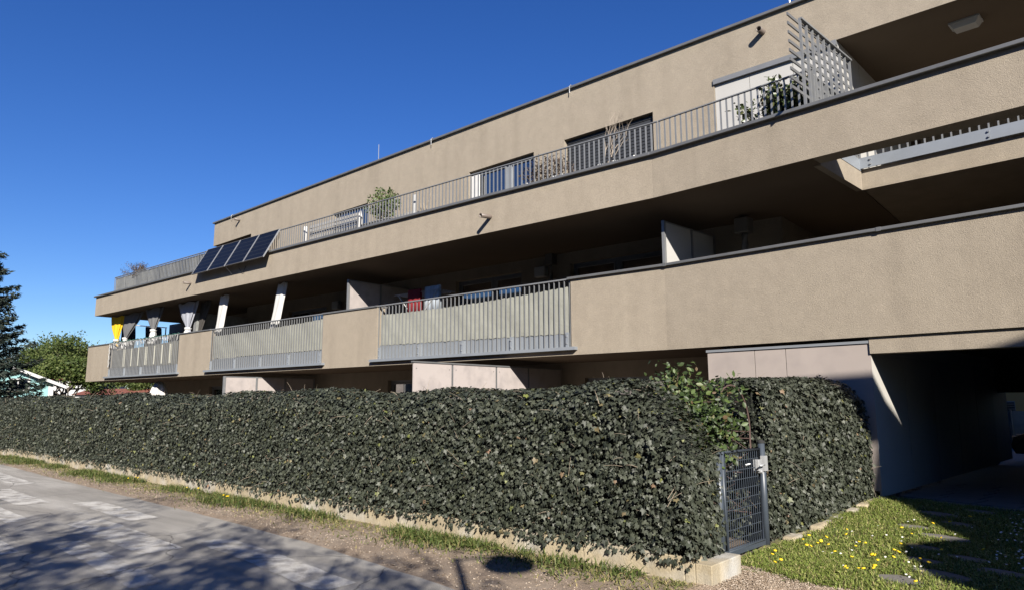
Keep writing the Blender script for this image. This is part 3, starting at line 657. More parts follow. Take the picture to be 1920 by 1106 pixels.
part('rod', MB().tube([(-35.05, 13.0, 5.30), (-35.05, 15.15, 5.30)], .025, 6), WHITEP, c_); part('upright', MB().tube([(-35.05, 15.1, 4.15), (-35.05, 15.1, 5.30)], .03, 6), WHITEP, c_)
# laundry on the balcony behind the yellow fabric
r_ = thing('drying_rack', 'white clothes drying rack on the balcony behind the yellow fabric', 'drying rack', (-14.2, 13.0, 2.95))
for y in (12.75, 13.25): part('leg', MB().tube([(-14.9, y, 2.95), (-13.3, y, 4.60)], .012, 6), WHITEP, r_); part('leg', MB().tube([(-13.3, y, 2.95), (-14.9, y, 4.60)], .012, 6), WHITEP, r_)
for k in range(7): part('rail', MB().tube([(-15.0, 12.7 + .1 * k, 4.60), (-13.2, 12.7 + .1 * k, 4.60)], .008, 5), WHITEP, r_)
def towel(label, x0, x1, y, z0, z1, mat):
    V = []; F = []; n = 12
    prof = [(y - .03, z0), (y - .035, (z0 + z1) / 2), (y - .02, z1 - .01), (y, z1 + .015), (y + .02, z1 - .01), (y + .04, z0 + .1)]
    for i in range(n + 1):
        for k, (py, pz) in enumerate(prof): V.append((x0 + (x1 - x0) * i / n, py + .012 * math.sin(i * 1.3 + k), pz))
    for i in range(n):
        for k in range(5): a = i * 6 + k; F.append((a, a + 6, a + 7, a + 1))
    o = link('towel', np_mesh('towel', V, F, mat, True)); s = o.modifiers.new('solid', 'SOLIDIFY'); s.thickness = .008
    tag(o, label, 'towel', 'laundry on the drying rack'); return o
towel('dark red towel hanging on the drying rack', -14.42, -13.9, 12.7, 4.0, 4.68, RED)
towel('striped towel hanging on the drying rack', -13.85, -13.25, 12.8, 4.0, 4.72, TOWELS)

# ------------------------------------------------------------------ plants and furniture on the top terrace
def shrub(name, label, base, cz, rad, n, size, mat, T=OVALT, stems=5, group=None, gap=None, twig=TWIG, shell=.3):
    t = thing(name, label, 'shrub', base, group); b = Vector(base); m = MB()
    for k in range(stems):
        q = Vector((random.uniform(-1, 1) * rad[0] * .8, random.uniform(-1, 1) * rad[1] * .8, cz - b.z + rad[2] * random.uniform(.0, .9)))
        m.tube([b, b + q * .5 + Vector((random.gauss(0, .03), random.gauss(0, .03), .05)), b + q], .012, 5, r1=.005)
    part('stems', m, twig, t)
    if n: bush_leaves('foliage', (b.x, b.y, cz), rad, n, size, mat, t, T, shell, gap)['kind'] = 'stuff'
    return t
def pot(label, c, r, h, mat, group='pots on the top terrace'):
    o = link('flower_pot', MB().lathe([(r * .72, 0), (r * .95, h * .86), (r * 1.08, h * .87), (r * 1.08, h), (r * .9, h), (r * .85, h * .9)], c, 14).mesh('flower_pot', mat, False)); return tag(o, label, 'flower pot', group)
def planter(label, F, s0, s1, o0, o1, z0, z1, mat, group='planter boxes along the top railing'):
    t = thing('planter_box', label, 'planter', F((s0 + s1) / 2, (o0 + o1) / 2, z0), group)
    bevel(part('box', MB().box(F, s0, s1, o0, o1, z0, z1 - .03), mat, t), .01); part('rim', MB().box(F, s0 - .02, s1 + .02, o0 - .02, o1 + .02, z1 - .03, z1), mat, t)
    part('soil', MB().box(F, s0 + .02, s1 - .02, o0 + .02, o1 - .02, z1 + .001, z1 + .012), SOIL, t); return t
TR = Frame((0, 12.15), (1, 0)); TRR = Frame((-6.09, 12.12), UR)
# wind-swept brown shrub at the left corner
t = thing('windswept_shrub', 'brown wind-swept shrub at the left corner of the top terrace', 'shrub', (-31.4, 12.2, 6.3)); m = MB(); ends = []
for k in range(9): branch(m, (-31.4, 12.2, 6.3), (-.35 + random.gauss(0, .6), random.gauss(0, .3), .9), .55, .02, 3, .55, ends, .1, (2, 3), 3, 4, .68)
part('branches', m, TWIG, t)
e = np.array([tuple(p) for p in ends for _ in range(7)]); e = e + rng.normal(0, .07, e.shape); e[:, 2] = np.minimum(e[:, 2], 8.0)
V, F = leaf_mesh(e, rnd_unit(len(e)), rnd_unit(len(e)), .06 * (.6 + .8 * rng.random(len(e))), NARROWT); link('foliage', np_mesh('foliage', V, F, BROWNL), t)['kind'] = 'stuff'
pot('grey tub holding the wind-swept shrub at the terrace corner', (-31.4, 12.2, 5.87), .24, .46, POTG)
# slatted wooden fence behind the railing, white posts
t = thing('slatted_fence', 'weathered horizontal slat fence behind the top railing', 'fence', (-17.1, 12.05, 5.87))
for k in range(9): part('slat', MB().box(Frame((0, 12.05), (1, 0)), -18.35, -15.95, .0, .02, 6.02 + .118 * k, 6.105 + .118 * k), WOODG, t)
for x in (-18.3, -17.1, -16.0): part('post', MB().box(Frame((0, 12.05), (1, 0)), x - .03, x + .03, .021, .07, 5.87, 7.06), WOODG, t)
for x, lab in ((-18.45, 'white upright post at the left end of the slat fence'), (-15.72, 'white folded parasol behind the top railing')):
    o_ = link('folded_parasol' if 'parasol' in lab else 'white_post', MB().lathe([(.035, 0), (.09, .15), (.10, .5), (.07, .95), (.02, 1.18)] if 'parasol' in lab else [(.06, 0), (.06, 1.05), (.05, 1.16)], (x, 11.98, 5.87), 9).mesh('p', CURW, True)); tag(o_, lab, 'parasol' if 'parasol' in lab else 'post')
planter('long dark planter under the green shrub', TR, -15.6, -14.4, -.2, .2, 5.87, 6.62, POTG)
shrub('leafy_shrub', 'green leafy shrub rising above the top railing', (-15.0, 12.15, 6.6), 7.22, (.72, .4, .50), 1900, .075, GREENL, OVALT, 9, gap=5)
t = thing('garden_table', 'grey low wooden table behind the top railing', 'table', (-13.9, 12.3, 5.87))
part('table_top', MB().box(Frame((0, 12.1), (1, 0)), -14.35, -13.5, .0, .5, 6.62, 6.68), WOODG, t)
for x in (-14.3, -13.58):
    for y in (.02, .42): part('leg', MB().box(Frame((0, 12.1), (1, 0)), x, x + .05, y, y + .05, 5.87, 6.62), WOODG, t)
o_ = link('white_post', MB().box(Frame((0, 11.95), (1, 0)), -13.45, -13.36, 0, .05, 5.87, 7.06).mesh('white_post', WHITEP)); tag(o_, 'white board standing right of the low wooden table', 'board')
shrub('leafless_shrub', 'thin leafless twigs beside the white board', (-13.3, 12.2, 6.3), 6.9, (.35, .25, .35), 0, .05, GREENL, stems=8)
# planters and pots between the railing and the penthouse windows
for k, (a, b) in enumerate(((-10.0, -9.1), (-9.0, -8.2), (-8.1, -7.3), (-7.2, -6.4))):
    planter(('leftmost', 'second', 'third', 'fourth')[k] + ' low grey planter box along the right part of the top railing', TR, a, b, -.14, .14, 6.26, 6.52, POTG)
for k, (a, b) in enumerate(((.1, .8), (.9, 1.5))): planter(('left', 'right')[k] + ' low grey planter box near the white penthouse panels', TRR, a, b, -.14, .14, 6.26, 6.50, POTG)
for k, x in enumerate((-9.55, -8.75, -8.55, -7.55, -7.2, -6.75)):
    pot(('white pot before the brown round shrub', 'left white pot between shrubs', 'right white pot between shrubs', 'white pot below the bare shrub', 'white pot right of the bare shrub', 'white pot near the bend of the railing')[k] + ' on the top terrace', (x, 11.93, 6.30), .075, .24, POTW)
for k, s in enumerate((1.15, 1.35)): pot(('left', 'right')[k] + ' white pot near the white penthouse panels', tuple(TRR(s, -.2, 6.30)), .07, .22, POTW)
shrub('round_shrub', 'brown round shrub behind the top railing', (-9.2, 12.25, 6.2), 6.78, (.75, .45, .42), 1500, .055, BROWNL, OVALT, 8)
t = thing('bare_shrub', 'bare pale branched shrub before the dark shuttered window', 'shrub', (-7.55, 12.15, 6.5)); m = MB()
for k in range(6): branch(m, (-7.55, 12.15, 6.45), (random.gauss(0, .5), random.gauss(0, .2), 1), .50, .012, 3, .40, None, .25, (1, 3), 3, 5, .75)
part('branches', m, M('pale_twig', (.30, .25, .20), .8, var=(9, .15)), t)
t = thing('evergreen_shrub', 'glossy evergreen shrub beside the lattice screen', 'shrub', (-3.95, 12.4, 5.87)); m = MB(); ends = []
for k in range(9): branch(m, (-3.95, 12.4, 6.0), (random.gauss(-.1, .55), random.gauss(0, .18), 1), .62, .018, 2, .6, ends, .1, (2, 3), 3, 5, .75)
part('branches', m, BARK, t)
e = np.array([tuple(p) for p in ends if p.x < -3.2 for _ in range(13)]); e = e + rng.normal(0, .07, e.shape); e = e[e[:, 1] > 11.83]
V, F = leaf_mesh(e, rnd_unit(len(e)) + np.array([0, -.3, .5]), rnd_unit(len(e)), .115 * (.6 + .6 * rng.random(len(e))), OVALT); link('foliage', np_mesh('foliage', V, F, MAGL), t)['kind'] = 'stuff'
pot('grey tub of the evergreen shrub by the lattice screen', (-3.95, 12.4, 5.87), .22, .4, POTG)

# ------------------------------------------------------------------ low garden wall and ivy hedges
GW = Frame(WALL0, (WALL0[0] - WALL1[0], WALL0[1] - WALL1[1]))
gw = thing('garden_wall', 'low stained concrete wall along the foot of the long hedge', 'wall', GW(-15, 0, 0))
s = 0.0; k = 0
while s > -36:
    L = 2.0 + .25 * ((k * 37) % 5) / 5
    o_ = bevel(part('concrete_panel', MB().box(GW, s - L + .012, s - (.10 if k == 0 else 0), .006 * ((k * 13) % 3), .16, -.05, .245 + .006 * ((k * 7) % 4)), CONC, gw), .008, 2)
    s -= L; k += 1
part('corner_post', MB().box(GW, -.092, .0, .0, .165, -.05, .25), CONC, gw)
ER = Frame(tuple(GW(0.002, .0, 0).xy), (.03, 1))
bevel(part('concrete_panel', MB().box(ER, .01, .62, -.16, -.002, -.05, .205), CONC, gw), .008)
g2 = thing('edging_stones', 'low rough edging stones at the foot of the short hedge', 'edging', (-2.8, 9.5, .1))
for k in range(9):
    y = 8.35 + .36 * k; x = -3.0 + .4 * (y - 8.2) / 3.3; z = gz(x, y)
    m = MB(); rr = random.Random(k); P8 = []
    for zz in (z - .08, z + .045 + rr.uniform(0, .05)):
        for a, b in ((0, 0), (.16, 0), (.16, .31), (0, .31)): P8.append((x + a + rr.uniform(-.03, .03), y + b + rr.uniform(-.03, .03), zz))
    m.hexa(P8); bevel(part('stone', m, CONC, g2), .03, 2)
def low_noise(a, b): return .5 * np.sin(a * 2.3 + b * 1.7) + .3 * np.sin(a * 5.1 - b * 4.3 + 1) + .25 * np.sin(a * 9.7 + b * 8.9 + 2)
def ivy(label, path, height, thick, zb, dens, size, name='ivy_hedge', big=0, ztop=None, end0=True, end1=False):
    """path: (x, y) polyline of the face line, interior to the left of travel; height(s) -> metres."""
    F = Frame(path[0], (path[1][0] - path[0][0], path[1][1] - path[0][1])); L = (Vector(path[1]) - Vector(path[0])).length
    t = thing(name, label, 'hedge', F(L / 2, thick / 2, 0), 'ivy hedges')
    u = np.array([F.u.x, F.u.y, 0]); n_in = np.array([F.n.x, F.n.y, 0]); up = np.array([0, 0, 1.]); O = np.array([path[0][0], path[0][1], 0])
    hs = np.array([height(L * i / 200) for i in range(201)]); H = lambda s: np.interp(s, np.linspace(0, L, 201), hs)
    P, N = [], []
    R = .28
    # front face, rounded shoulder and top as one unrolled profile
    plen = 2.0 + thick
    def add(ns, smin, smax):
        s = rng.uniform(smin, smax, ns); h = H(s); q = rng.random(ns) * (h - zb + thick * .9)
        flat = h - zb - R; arc = R * PI / 2
        a = np.clip((q - flat) / arc, 0, 1) * PI / 2
        z = np.where(q < flat, zb + q, h - R + R * np.sin(a)); o = np.where(q < flat, 0, R - R * np.cos(a)) + np.maximum(q - flat - arc, 0)
        nn = -np.cos(a)[:, None] * n_in + np.sin(a)[:, None] * up
        P.append(O + s[:, None] * u + o[:, None] * n_in + z[:, None] * up); N.append(nn)
    def add_end(sv, sg):
        ns = int(dens(sv) * thick * 1.7); o = rng.random(ns) * thick; z = zb + rng.random(ns) * (H(sv) - zb)
        P.append(O + (sv - sg * .12 * ((z - zb) / 2) ** 2)[:, None] * u + o[:, None] * n_in + z[:, None] * up); N.append(np.repeat([sg * u], ns, 0))
    step = 1.0; s = 0
    while s < L:
        e = min(L, s + step); add(int(dens((s + e) / 2) * (e - s) * (2.0 + thick * .9)), s, e); s = e
    if end0: add_end(0.0, -1)
    if end1: add_end(L, 1)
    P = np.concatenate(P); N = np.concatenate(N); m = len(P)
    disp = .028 * low_noise(P @ u, P[:, 2] * 1.3) + rng.uniform(-.085, .03, m)
    P = P + N * disp[:, None]
    ragged = (P[:, 2] < zb + .06) & (rng.random(m) < .35 + .4 * np.sin((P @ u) * 7) * np.sin((P @ u) * 3.1))
    P[ragged, 2] -= rng.random(ragged.sum()) * .07
    nr = N + .55 * rng.normal(size=(m, 3)) * np.array([1, 1, .8]) + np.array([0, 0, .38])
    tip = np.array([0, 0, -1.]) + .55 * rng.normal(size=(m, 3)) + N * .25
    D = np.linalg.norm(P - np.array([0, 0, 1.65]), axis=1)
    sz = size * (.45 + 1.0 * rng.random(m) ** 1.5) * np.where(D > 14, 1.12, 1)
    near = D < 11
    if big:                                             # the leaves that show largest are separate pieces
        order = np.argsort(D - sz * 6 + rng.random(m) * 2.0)[:big]
        base = leaf_mesh(np.zeros((1, 3)), np.array([[0, 0, 1.]]), np.array([[0, 1., 0]]), np.ones(1), IVYT); lm = np_mesh('ivy_leaf', base[0], base[1], IVY)
        for i in order:
            n_ = Vector(nr[i]).normalized(); t_ = Vector(tip[i]); t_ = (t_ - n_ * t_.dot(n_)).normalized(); sd = t_.cross(n_)
            o = bpy.data.objects.new('leaf', lm); COL.objects.link(o); o.parent = t; o.matrix_parent_inverse = WM[t.name].inverted()
            o.matrix_basis = Matrix.Translation(Vector(P[i])) @ Matrix((sd, t_, n_)).transposed().to_4x4() @ Matrix.Scale(float(sz[i]), 4)
        near[order] = False; D[order] = -1
    V1, F1 = leaf_mesh(P[near], nr[near], tip[near], sz[near], IVYT); far = D >= 11
    V2, F2 = leaf_mesh(P[far], nr[far], tip[far], sz[far], QUADT)
    V = np.concatenate([V1, V2]); Fc = np.concatenate([F1, F2 + len(V1)])
    link('leaves', np_mesh('leaves', V, Fc, IVY), t)['kind'] = 'stuff'
    # inner mass and stray stems
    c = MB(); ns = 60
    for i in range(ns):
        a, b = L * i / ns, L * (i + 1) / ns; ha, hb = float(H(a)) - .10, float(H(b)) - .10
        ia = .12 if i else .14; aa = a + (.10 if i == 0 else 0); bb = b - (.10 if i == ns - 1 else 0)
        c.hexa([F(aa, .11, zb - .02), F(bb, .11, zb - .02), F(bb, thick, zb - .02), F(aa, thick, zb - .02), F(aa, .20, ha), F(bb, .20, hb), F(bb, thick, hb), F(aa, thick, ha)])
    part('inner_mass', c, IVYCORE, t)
    st = MB()
    for k in range(int(16 * L)):
        i = random.randrange(m); p = Vector(P[i]) + Vector(N[i]) * .03; d = Vector((random.gauss(0, 1), random.gauss(0, 1), random.gauss(0, .8))).normalized()
        l = random.uniform(.06, .24); st.tube([p, p + d * l * .5 + Vector((0, 0, .01)), p + d * l], random.choice((.0022, .0022, .0036)), 4, r1=.0014)
    part('stems', st, TWIG, t, kind='stuff')
    return t
def h1(s):                         # s runs from the far left end to the gate corner
    e = 37.1 - s
    return 1.79 + .03 * math.sin(s * .9) + .02 * math.sin(s * 2.3) - (.0 if e > .7 else .68 * ((.7 - e) / .7) ** 1.5)
ivy('long dark ivy hedge running along the road on the low concrete wall', ((-40.0, 7.16 - .03), (-2.93, 6.02 - .03)), h1, .62, .20, lambda s: 1750 if s > 28 else 1150, .047, big=200, end0=False, end1=True)
def h2(s): return 1.92 - .10 * max(0, (s - 2.6)) - (.55 * max(0, s - 2.75) ** 1.2) - (.12 * max(0, .4 - s))
ivy('short dark ivy hedge between the gate and the dark passage', ((-3.02, 8.22), (-2.66, 11.40)), h2, .75, .10, lambda s: 1800, .049, big=100, end0=True, end1=True)
ivy('dark ivy mass in the shade against the passage panels', ((-3.4, 11.32), (-2.72, 11.30)), lambda s: 2.0 - .9 * (s / .7) ** 2, .22, .3, lambda s: 1500, .075, end0=False, end1=True)

# ------------------------------------------------------------------ gate, rose arch
gt = thing('garden_gate', 'blue grey wire mesh garden gate between the two hedges', 'gate', (-3.06, 7.6, 0))
GF_ = Frame((-3.10, 7.10), (.06, 1.0)); GL = .90
fr = part('gate_frame', MB().tube([GF_(.03, 0, .10), GF_(.03, 0, 1.10), GF_(GL, 0, 1.10), GF_(GL, 0, .10), GF_(.03, 0, .10)], .022, 10), GATE, gt, True)
part('bottom_bar', MB().box(GF_, .0, GL + .02, -.02, .02, .05, .115), GATE, fr)
wv = MB().tube([(0, 0, .1), (0, 0, 1.1)], .0035, 5).mesh('wire', GATE); 
for k in range(1, 17): link('wire', wv, fr, GF_(.03 + (GL - .03) * k / 17, 0, 0))
for k in range(1, 10): part('wire', MB().tube([GF_(.03, .006, .10 + .10 * k), GF_(GL, .006, .10 + .10 * k)], .0042, 5), GATE, fr)
for s_, zt in ((-.075, 1.12), (GL + .085, 1.16)):
    p_ = part('gate_post', MB().tube([GF_(s_, 0, -.05), GF_(s_, 0, zt)], .038, 14), GATE, gt, True); part('post_cap', MB().lathe([(.042, 0), (.042, .02), (.02, .035)], GF_(s_, 0, zt), 14), RUBBER, p_)
lk = bevel(part('lock_case', MB().box(GF_, GL - .10, GL - .005, -.045, .03, .86, .985), GALV, gt), .006)
part('handle', MB().tube([GF_(GL - .05, -.045, .93), GF_(GL - .05, -.085, .93), GF_(GL - .16, -.085, .925)], .011, 8), GALV, lk, True)
part('handle', MB().tube([GF_(GL - .05, .03, .93), GF_(GL - .05, .085, .93), GF_(GL - .16, .085, .925)], .011, 8), GALV, lk, True)
part('strike_plate', MB().box(GF_, GL + .045, GL + .125, -.048, .045, .85, 1.02), GALV, gt)
part('cylinder', MB().tube([GF_(GL - .05, -.06, .85), GF_(GL - .05, .05, .85)], .02, 10), GALV, lk)
ar = thing('rose_arch', 'rusty thin metal rose arch behind the gate', 'arch', (-3.2, 7.7, 0))
for x in (-3.22, -3.62):
    ptz = [(x, 7.22, 0), (x, 7.22, 1.25)] + [(x, 7.72 - .50 * math.cos(a), 1.32 + .50 * math.sin(a)) for a in [PI * i / 14 for i in range(15)]] + [(x, 8.22, 1.25), (x, 8.22, 0)]
    part('arch_rod', MB().tube(ptz, .011, 6), RUST, ar, True)
for z in (.35, .8, 1.2, 1.28):
    for y in (7.22, 8.22): part('cross_rod', MB().tube([(-3.22, y, z), (-3.62, y, z)], .007, 5), RUST, ar)
for i in (3, 5, 7, 9, 11):
    a = PI * i / 14; part('cross_rod', MB().tube([(-3.22, 7.72 - .50 * math.cos(a), 1.32 + .50 * math.sin(a)), (-3.62, 7.72 - .50 * math.cos(a), 1.32 + .50 * math.sin(a))], .007, 5), RUST, ar)
for y in (7.22, 8.22):
    for k in range(4): part('diagonal_rod', MB().tube([(-3.22, y, .3 + .25 * k), (-3.62, y, .55 + .25 * k)], .004, 4), RUST, ar); part('diagonal_rod', MB().tube([(-3.62, y, .3 + .25 * k), (-3.22, y, .55 + .25 * k)], .004, 4), RUST, ar)
rb = thing('climbing_rose', 'climbing rose with light green leaves on the rusty arch', 'rose', (-3.45, 7.2, 0)); m = MB(); ends = []
for k in range(9):
    branch(m, (-3.45 + random.gauss(0, .06), 7.15 + random.gauss(0, .05), .2), (random.gauss(0, .08), random.gauss(-.03, .06), 1), .72, .009, 2, .42, ends, .5, (2, 3), 4, 5, .62)
for k in range(4): branch(m, (-3.5, 7.2, 1.3), (random.gauss(-.3, .3), random.gauss(0, .3), 1), .42, .007, 1, .5, ends, .3, (2, 3), 4, 5, .62)
part('canes', m, M('rose_cane', (.13, .09, .05), .8, var=(10, .2)), rb)
e = np.array([tuple(p) for p in ends if p.z > .95 for _ in range(9)]); e = e + rng.normal(0, .09, e.shape); e = e[(e[:, 2] < 2.34)]
ap = np.array([(x, 7.72 - .50 * math.cos(a), 1.32 + .50 * math.sin(a)) for a in np.linspace(-.6, 2.3, 90) for x in (-3.22, -3.42, -3.62)]); e = np.concatenate([e, np.repeat(ap, 2, 0) + rng.normal(0, .06, (len(ap) * 2, 3))])
V, F = leaf_mesh(e, rnd_unit(len(e)) * .7 + np.array([.2, -.3, .7]), rnd_unit(len(e)) + np.array([0, 0, -.4]), .062 * (.6 + .8 * rng.random(len(e))), OVALT); link('foliage', np_mesh('foliage', V, F, ROSE), rb)['kind'] = 'stuff'

# ------------------------------------------------------------------ grass, weeds, flowers, stepping stones
def blades(name, pos, h, mat, w=.004, lean=.5):
    n = len(pos); d = rnd_unit(n); d[:, 2] = 0; d = unit(d); sdv = np.c_[-d[:, 1], d[:, 0], np.zeros(n)]
    hh = (h * (.5 + rng.random(n)))[:, None]; ww = w * (.7 + .8 * rng.random(n))[:, None]; ln = (lean * rng.random(n))[:, None]
    b0 = pos - sdv * ww; b1 = pos + sdv * ww; m0 = pos + d * hh * ln * .4 + np.array([0, 0, 1]) * hh * .6; tp = pos + d * hh * ln + np.array([0, 0, 1]) * hh
    V = np.stack([b0, b1, m0 + sdv * ww * .8, m0 - sdv * ww * .8, tp], 1).reshape(-1, 3)
    F = (np.array([[0, 1, 2], [0, 2, 3], [3, 2, 4]])[None] + (np.arange(n) * 5)[:, None, None]).reshape(-1, 3)
    o = link(name, np_mesh(name, V, F, mat)); o['kind'] = 'stuff'; return o
STONES = []
rs = random.Random(3)
for cx, cy, a, b in ((-1.72, 11.35, .28, .14), (-1.35, 10.95, .26, .16), (-1.75, 10.55, .30, .16), (-1.45, 10.1, .26, .15), (-1.85, 9.75, .28, .14), (-1.5, 9.35, .34, .17), (-1.62, 8.85, .26, .15), (-1.18, 8.55, .26, .15),
                     (-1.52, 8.25, .26, .14), (-1.3, 7.75, .36, .16), (-.85, 8.1, .26, .15), (-1.55, 7.28, .26, .2), (-1.0, 11.3, .3, .15), (-.6, 10.9, .26, .15)):
    STONES.append((cx, cy, a * .88, b * .9))
sp = link('stone_path', MB().poly([(-2.05, 7.0, .0), (-.5, 7.0, .0), (-.5, 11.2, .02), (-2.05, 11.3, .02)]).mesh('stone_path', SOIL)); sp['kind'] = 'structure'
for cx, cy, a, b in STONES:
    n = 9; ang0 = rs.uniform(0, .6); P2 = []
    for k in range(n):
        t_ = 2 * PI * k / n + rs.uniform(-.15, .15); r = rs.uniform(.85, 1.1); x = a * r * math.cos(t_); y = b * r * math.sin(t_); ca, sa = math.cos(-.35), math.sin(-.35)
        P2.append((cx + x * ca - y * sa, cy + x * sa + y * ca))
    z = lawn_z(cx, cy); bevel(part('stone', MB().prism(P2, z - .05, z + .010), STONE, sp), .012, 2)
def on_stone(x, y):
    r = np.zeros(len(x), bool)
    for cx, cy, a, b in STONES: r |= ((x - cx) / (a * .82)) ** 2 + ((y - cy + .3 * (x - cx)) / (b * .82)) ** 2 < 1
    return r
N = 150000
gx = rng.uniform(-2.98, 1.2, N); gy = rng.uniform(6.2, 11.9, N)
lo = np.array([lawn_lo(x) for x in gx]); hi = np.array([LAWN_HI(x) for x in gx]); hed = -3.02 + .36 * (gy - 8.22) / 3.2 + .10
patch = .5 + .5 * np.sin(gx * 2.2 + 1) * np.sin(gy * 1.9) + .25 * np.sin(gx * 6 + gy * 5)
ok = (gy > lo - .1 * rng.random(N) + .05) & (gy < hi - .12) & (gx > hed) & ~on_stone(gx, gy) & (rng.random(N) < .45 + .55 * patch)
gx, gy = gx[ok], gy[ok]; gzv = np.array([lawn_z(x, y) for x, y in zip(gx, gy)])
half = rng.random(len(gx)) < .72
P = np.c_[gx, gy, gzv - .004]
blades('grass', P[half], .038, GRASSB, .0042, 1.5); blades('dry_grass', P[~half], .034, DRYB, .004, 1.6)
# clover-like leaf carpet
n_ = 26000; i_ = rng.integers(0, len(P), n_); q = P[i_] + np.c_[rng.normal(0, .02, n_), rng.normal(0, .02, n_), rng.uniform(.01, .04, n_)]
V, F = leaf_mesh(q, rnd_unit(n_) * .55 + np.array([0, 0, 1]), rnd_unit(n_), .022 * (.6 + .8 * rng.random(n_)), QUADT); link('clover', np_mesh('clover', V, F, GRASSB))['kind'] = 'stuff'
# weeds along the foot of the garden wall
wp_ = []
for k in range(22000):
    x = -3.4 - 27 * random.random() ** 1.25; dens = .42 + .40 * math.sin(x * 1.05 + .6) + .38 * math.sin(x * 2.7)
    if x > -5.2 and random.random() < .75: continue
    if random.random() > dens: continue
    y = wall_y(x) - .04 - abs(random.gauss(0, .22)) * (1.0 + .02 * abs(x)) * (.5 + dens * .6); wp_.append((x, y, .035))
wp_ = np.array(wp_); blades('wall_grass', wp_, .075, WEED, .005, 1.6)
w2_ = wp_[::2] + np.c_[rng.normal(0, .05, len(wp_[::2])), rng.normal(0, .06, len(wp_[::2])), rng.uniform(.01, .06, len(wp_[::2]))]
V, F = leaf_mesh(w2_, rnd_unit(len(w2_)) * .5 + np.array([0, 0, 1]), rnd_unit(len(w2_)), .04 * (.6 + .8 * rng.random(len(w2_))), OVALT); link('weeds', np_mesh('weeds', V, F, WEED))['kind'] = 'stuff'
dr_ = []
for k in range(14000):
    x = -2.9 - 26 * random.random() ** 1.3; y = wall_y(x) - .03 - abs(random.gauss(0, .30)); dr_.append((x, y, .02))
blades('dry_litter', np.array(dr_), .025, DRYB, .006, 3.5)
# pebbles on the verge and the gravel
pm = []; pf = []; 
def pebbles(name, n, xf, mat, s0, s1):
    P = np.array([xf() for _ in range(n)]); d = rnd_unit(n); sz = rng.uniform(s0, s1, n)
    oct_ = np.array([(1, 0, 0), (0, 1, 0), (-1, 0, 0), (0, -1, 0), (0, 0, .6), (0, 0, -.6)]); f = np.array([(0, 1, 4), (1, 2, 4), (2, 3, 4), (3, 0, 4), (1, 0, 5), (2, 1, 5), (3, 2, 5), (0, 3, 5)])
    a = rng.uniform(0, 6.28, n); ca, sa = np.cos(a), np.sin(a); k = rng.uniform(.6, 1.3, (n, 1, 1))
    V = oct_[None] * sz[:, None, None] * np.concatenate([k, 1 / k, np.ones_like(k)], 2); X = V[..., 0] * ca[:, None] - V[..., 1] * sa[:, None]; Y = V[..., 0] * sa[:, None] + V[..., 1] * ca[:, None]
    V = np.stack([X, Y, V[..., 2]], 2) + P[:, None, :]; F = f[None] + (np.arange(n) * 6)[:, None, None]
    link(name, np_mesh(name, V.reshape(-1, 3), F.reshape(-1, 3), mat))['kind'] = 'stuff'
PEB = island_ramp('pebble', [(0, (.15, .11, .08)), (.5, (.29, .225, .165)), (1, (.44, .37, .30))], .9, .3)
pebbles('pebbles', 9000, lambda: (lambda x: (x, edge_y(x) + (wall_y(x) - edge_y(x)) * random.random(), .02))(-2.7 - 22 * random.random() ** 1.4), PEB, .004, .013)
pebbles('path_gravel', 9000, lambda: (lambda x: (x, 5.4 + (lawn_lo(x) - 5.35) * random.random(), .04))(random.uniform(-2.85, -.9)), PEB, .004, .012)
# dandelions (things one can count) and daisies
dh = MB().lathe([(.002, -.008), (.013, -.004), (.021, .002), (.019, .007), (.008, .010)], (0, 0, 0), 9).mesh('flower_head', DANDY, True)
ds = MB().tube([(0, 0, -.06), (0, 0, -.006)], .0022, 5).mesh('stem', STEMG)
rd = random.Random(11); cnt = 0
while cnt < 62:
    if cnt < 44: x = rd.uniform(-2.85, -1.35); y = rd.uniform(6.95, 8.6) if rd.random() < .75 else rd.uniform(8.6, 10.6); lab = 'yellow dandelion in the sunny lawn right of the gate'; grp = 'dandelions in the sunny lawn'
    elif cnt < 54: x = rd.uniform(-1.2, -.3); y = rd.uniform(8.5, 10.6); lab = 'yellow dandelion in the shaded lawn beside the stepping stones'; grp = 'dandelions in the shaded lawn'
    else: x = rd.choice((-11.2, -11.0, -10.8, -12.6, -15.5)) + rd.gauss(0, .15); y = wall_y(x) - rd.uniform(.08, .3); lab = 'yellow dandelion in the weeds at the foot of the garden wall'; grp = 'dandelions along the garden wall'
    if cnt < 54 and (y < lawn_lo(x) + .15 or x < -3.02 + .36 * (y - 8.22) / 3.2 + .25): continue
    if cnt < 54 and on_stone(np.array([x]), np.array([y]))[0]: continue
    z = (lawn_z(x, y) if cnt < 54 else .05) + .065
    d = link('dandelion', dh, None, (x, y, z)); sc = rd.uniform(.65, 1.1); d.scale = (sc, sc, sc); d.rotation_euler = (rd.gauss(0, .3), rd.gauss(0, .3), 0)
    tag(d, lab, 'flower', grp); c = bpy.data.objects.new('stem', ds); COL.objects.link(c); c.parent = d; cnt += 1
n_ = 260; q = np.c_[rng.uniform(-1.0, .6, n_), rng.uniform(8.2, 10.8, n_), np.zeros(n_)]; q2 = np.c_[rng.uniform(-2.4, -1.2, 26), rng.uniform(7.2, 10.4, 26), np.zeros(26)]; q = np.concatenate([q, q2])
q[:, 2] = [lawn_z(x, y) + .05 for x, y in q[:, :2]]
V, F = leaf_mesh(q, rnd_unit(len(q)) * .3 + np.array([0, -.3, 1]), rnd_unit(len(q)), np.full(len(q), .022), [(math.cos(a) * .5, math.sin(a) * .5) for a in [PI * 2 * i / 8 for i in range(8)]], .1); link('daisies', np_mesh('daisies', V, F, DAISY))['kind'] = 'stuff'
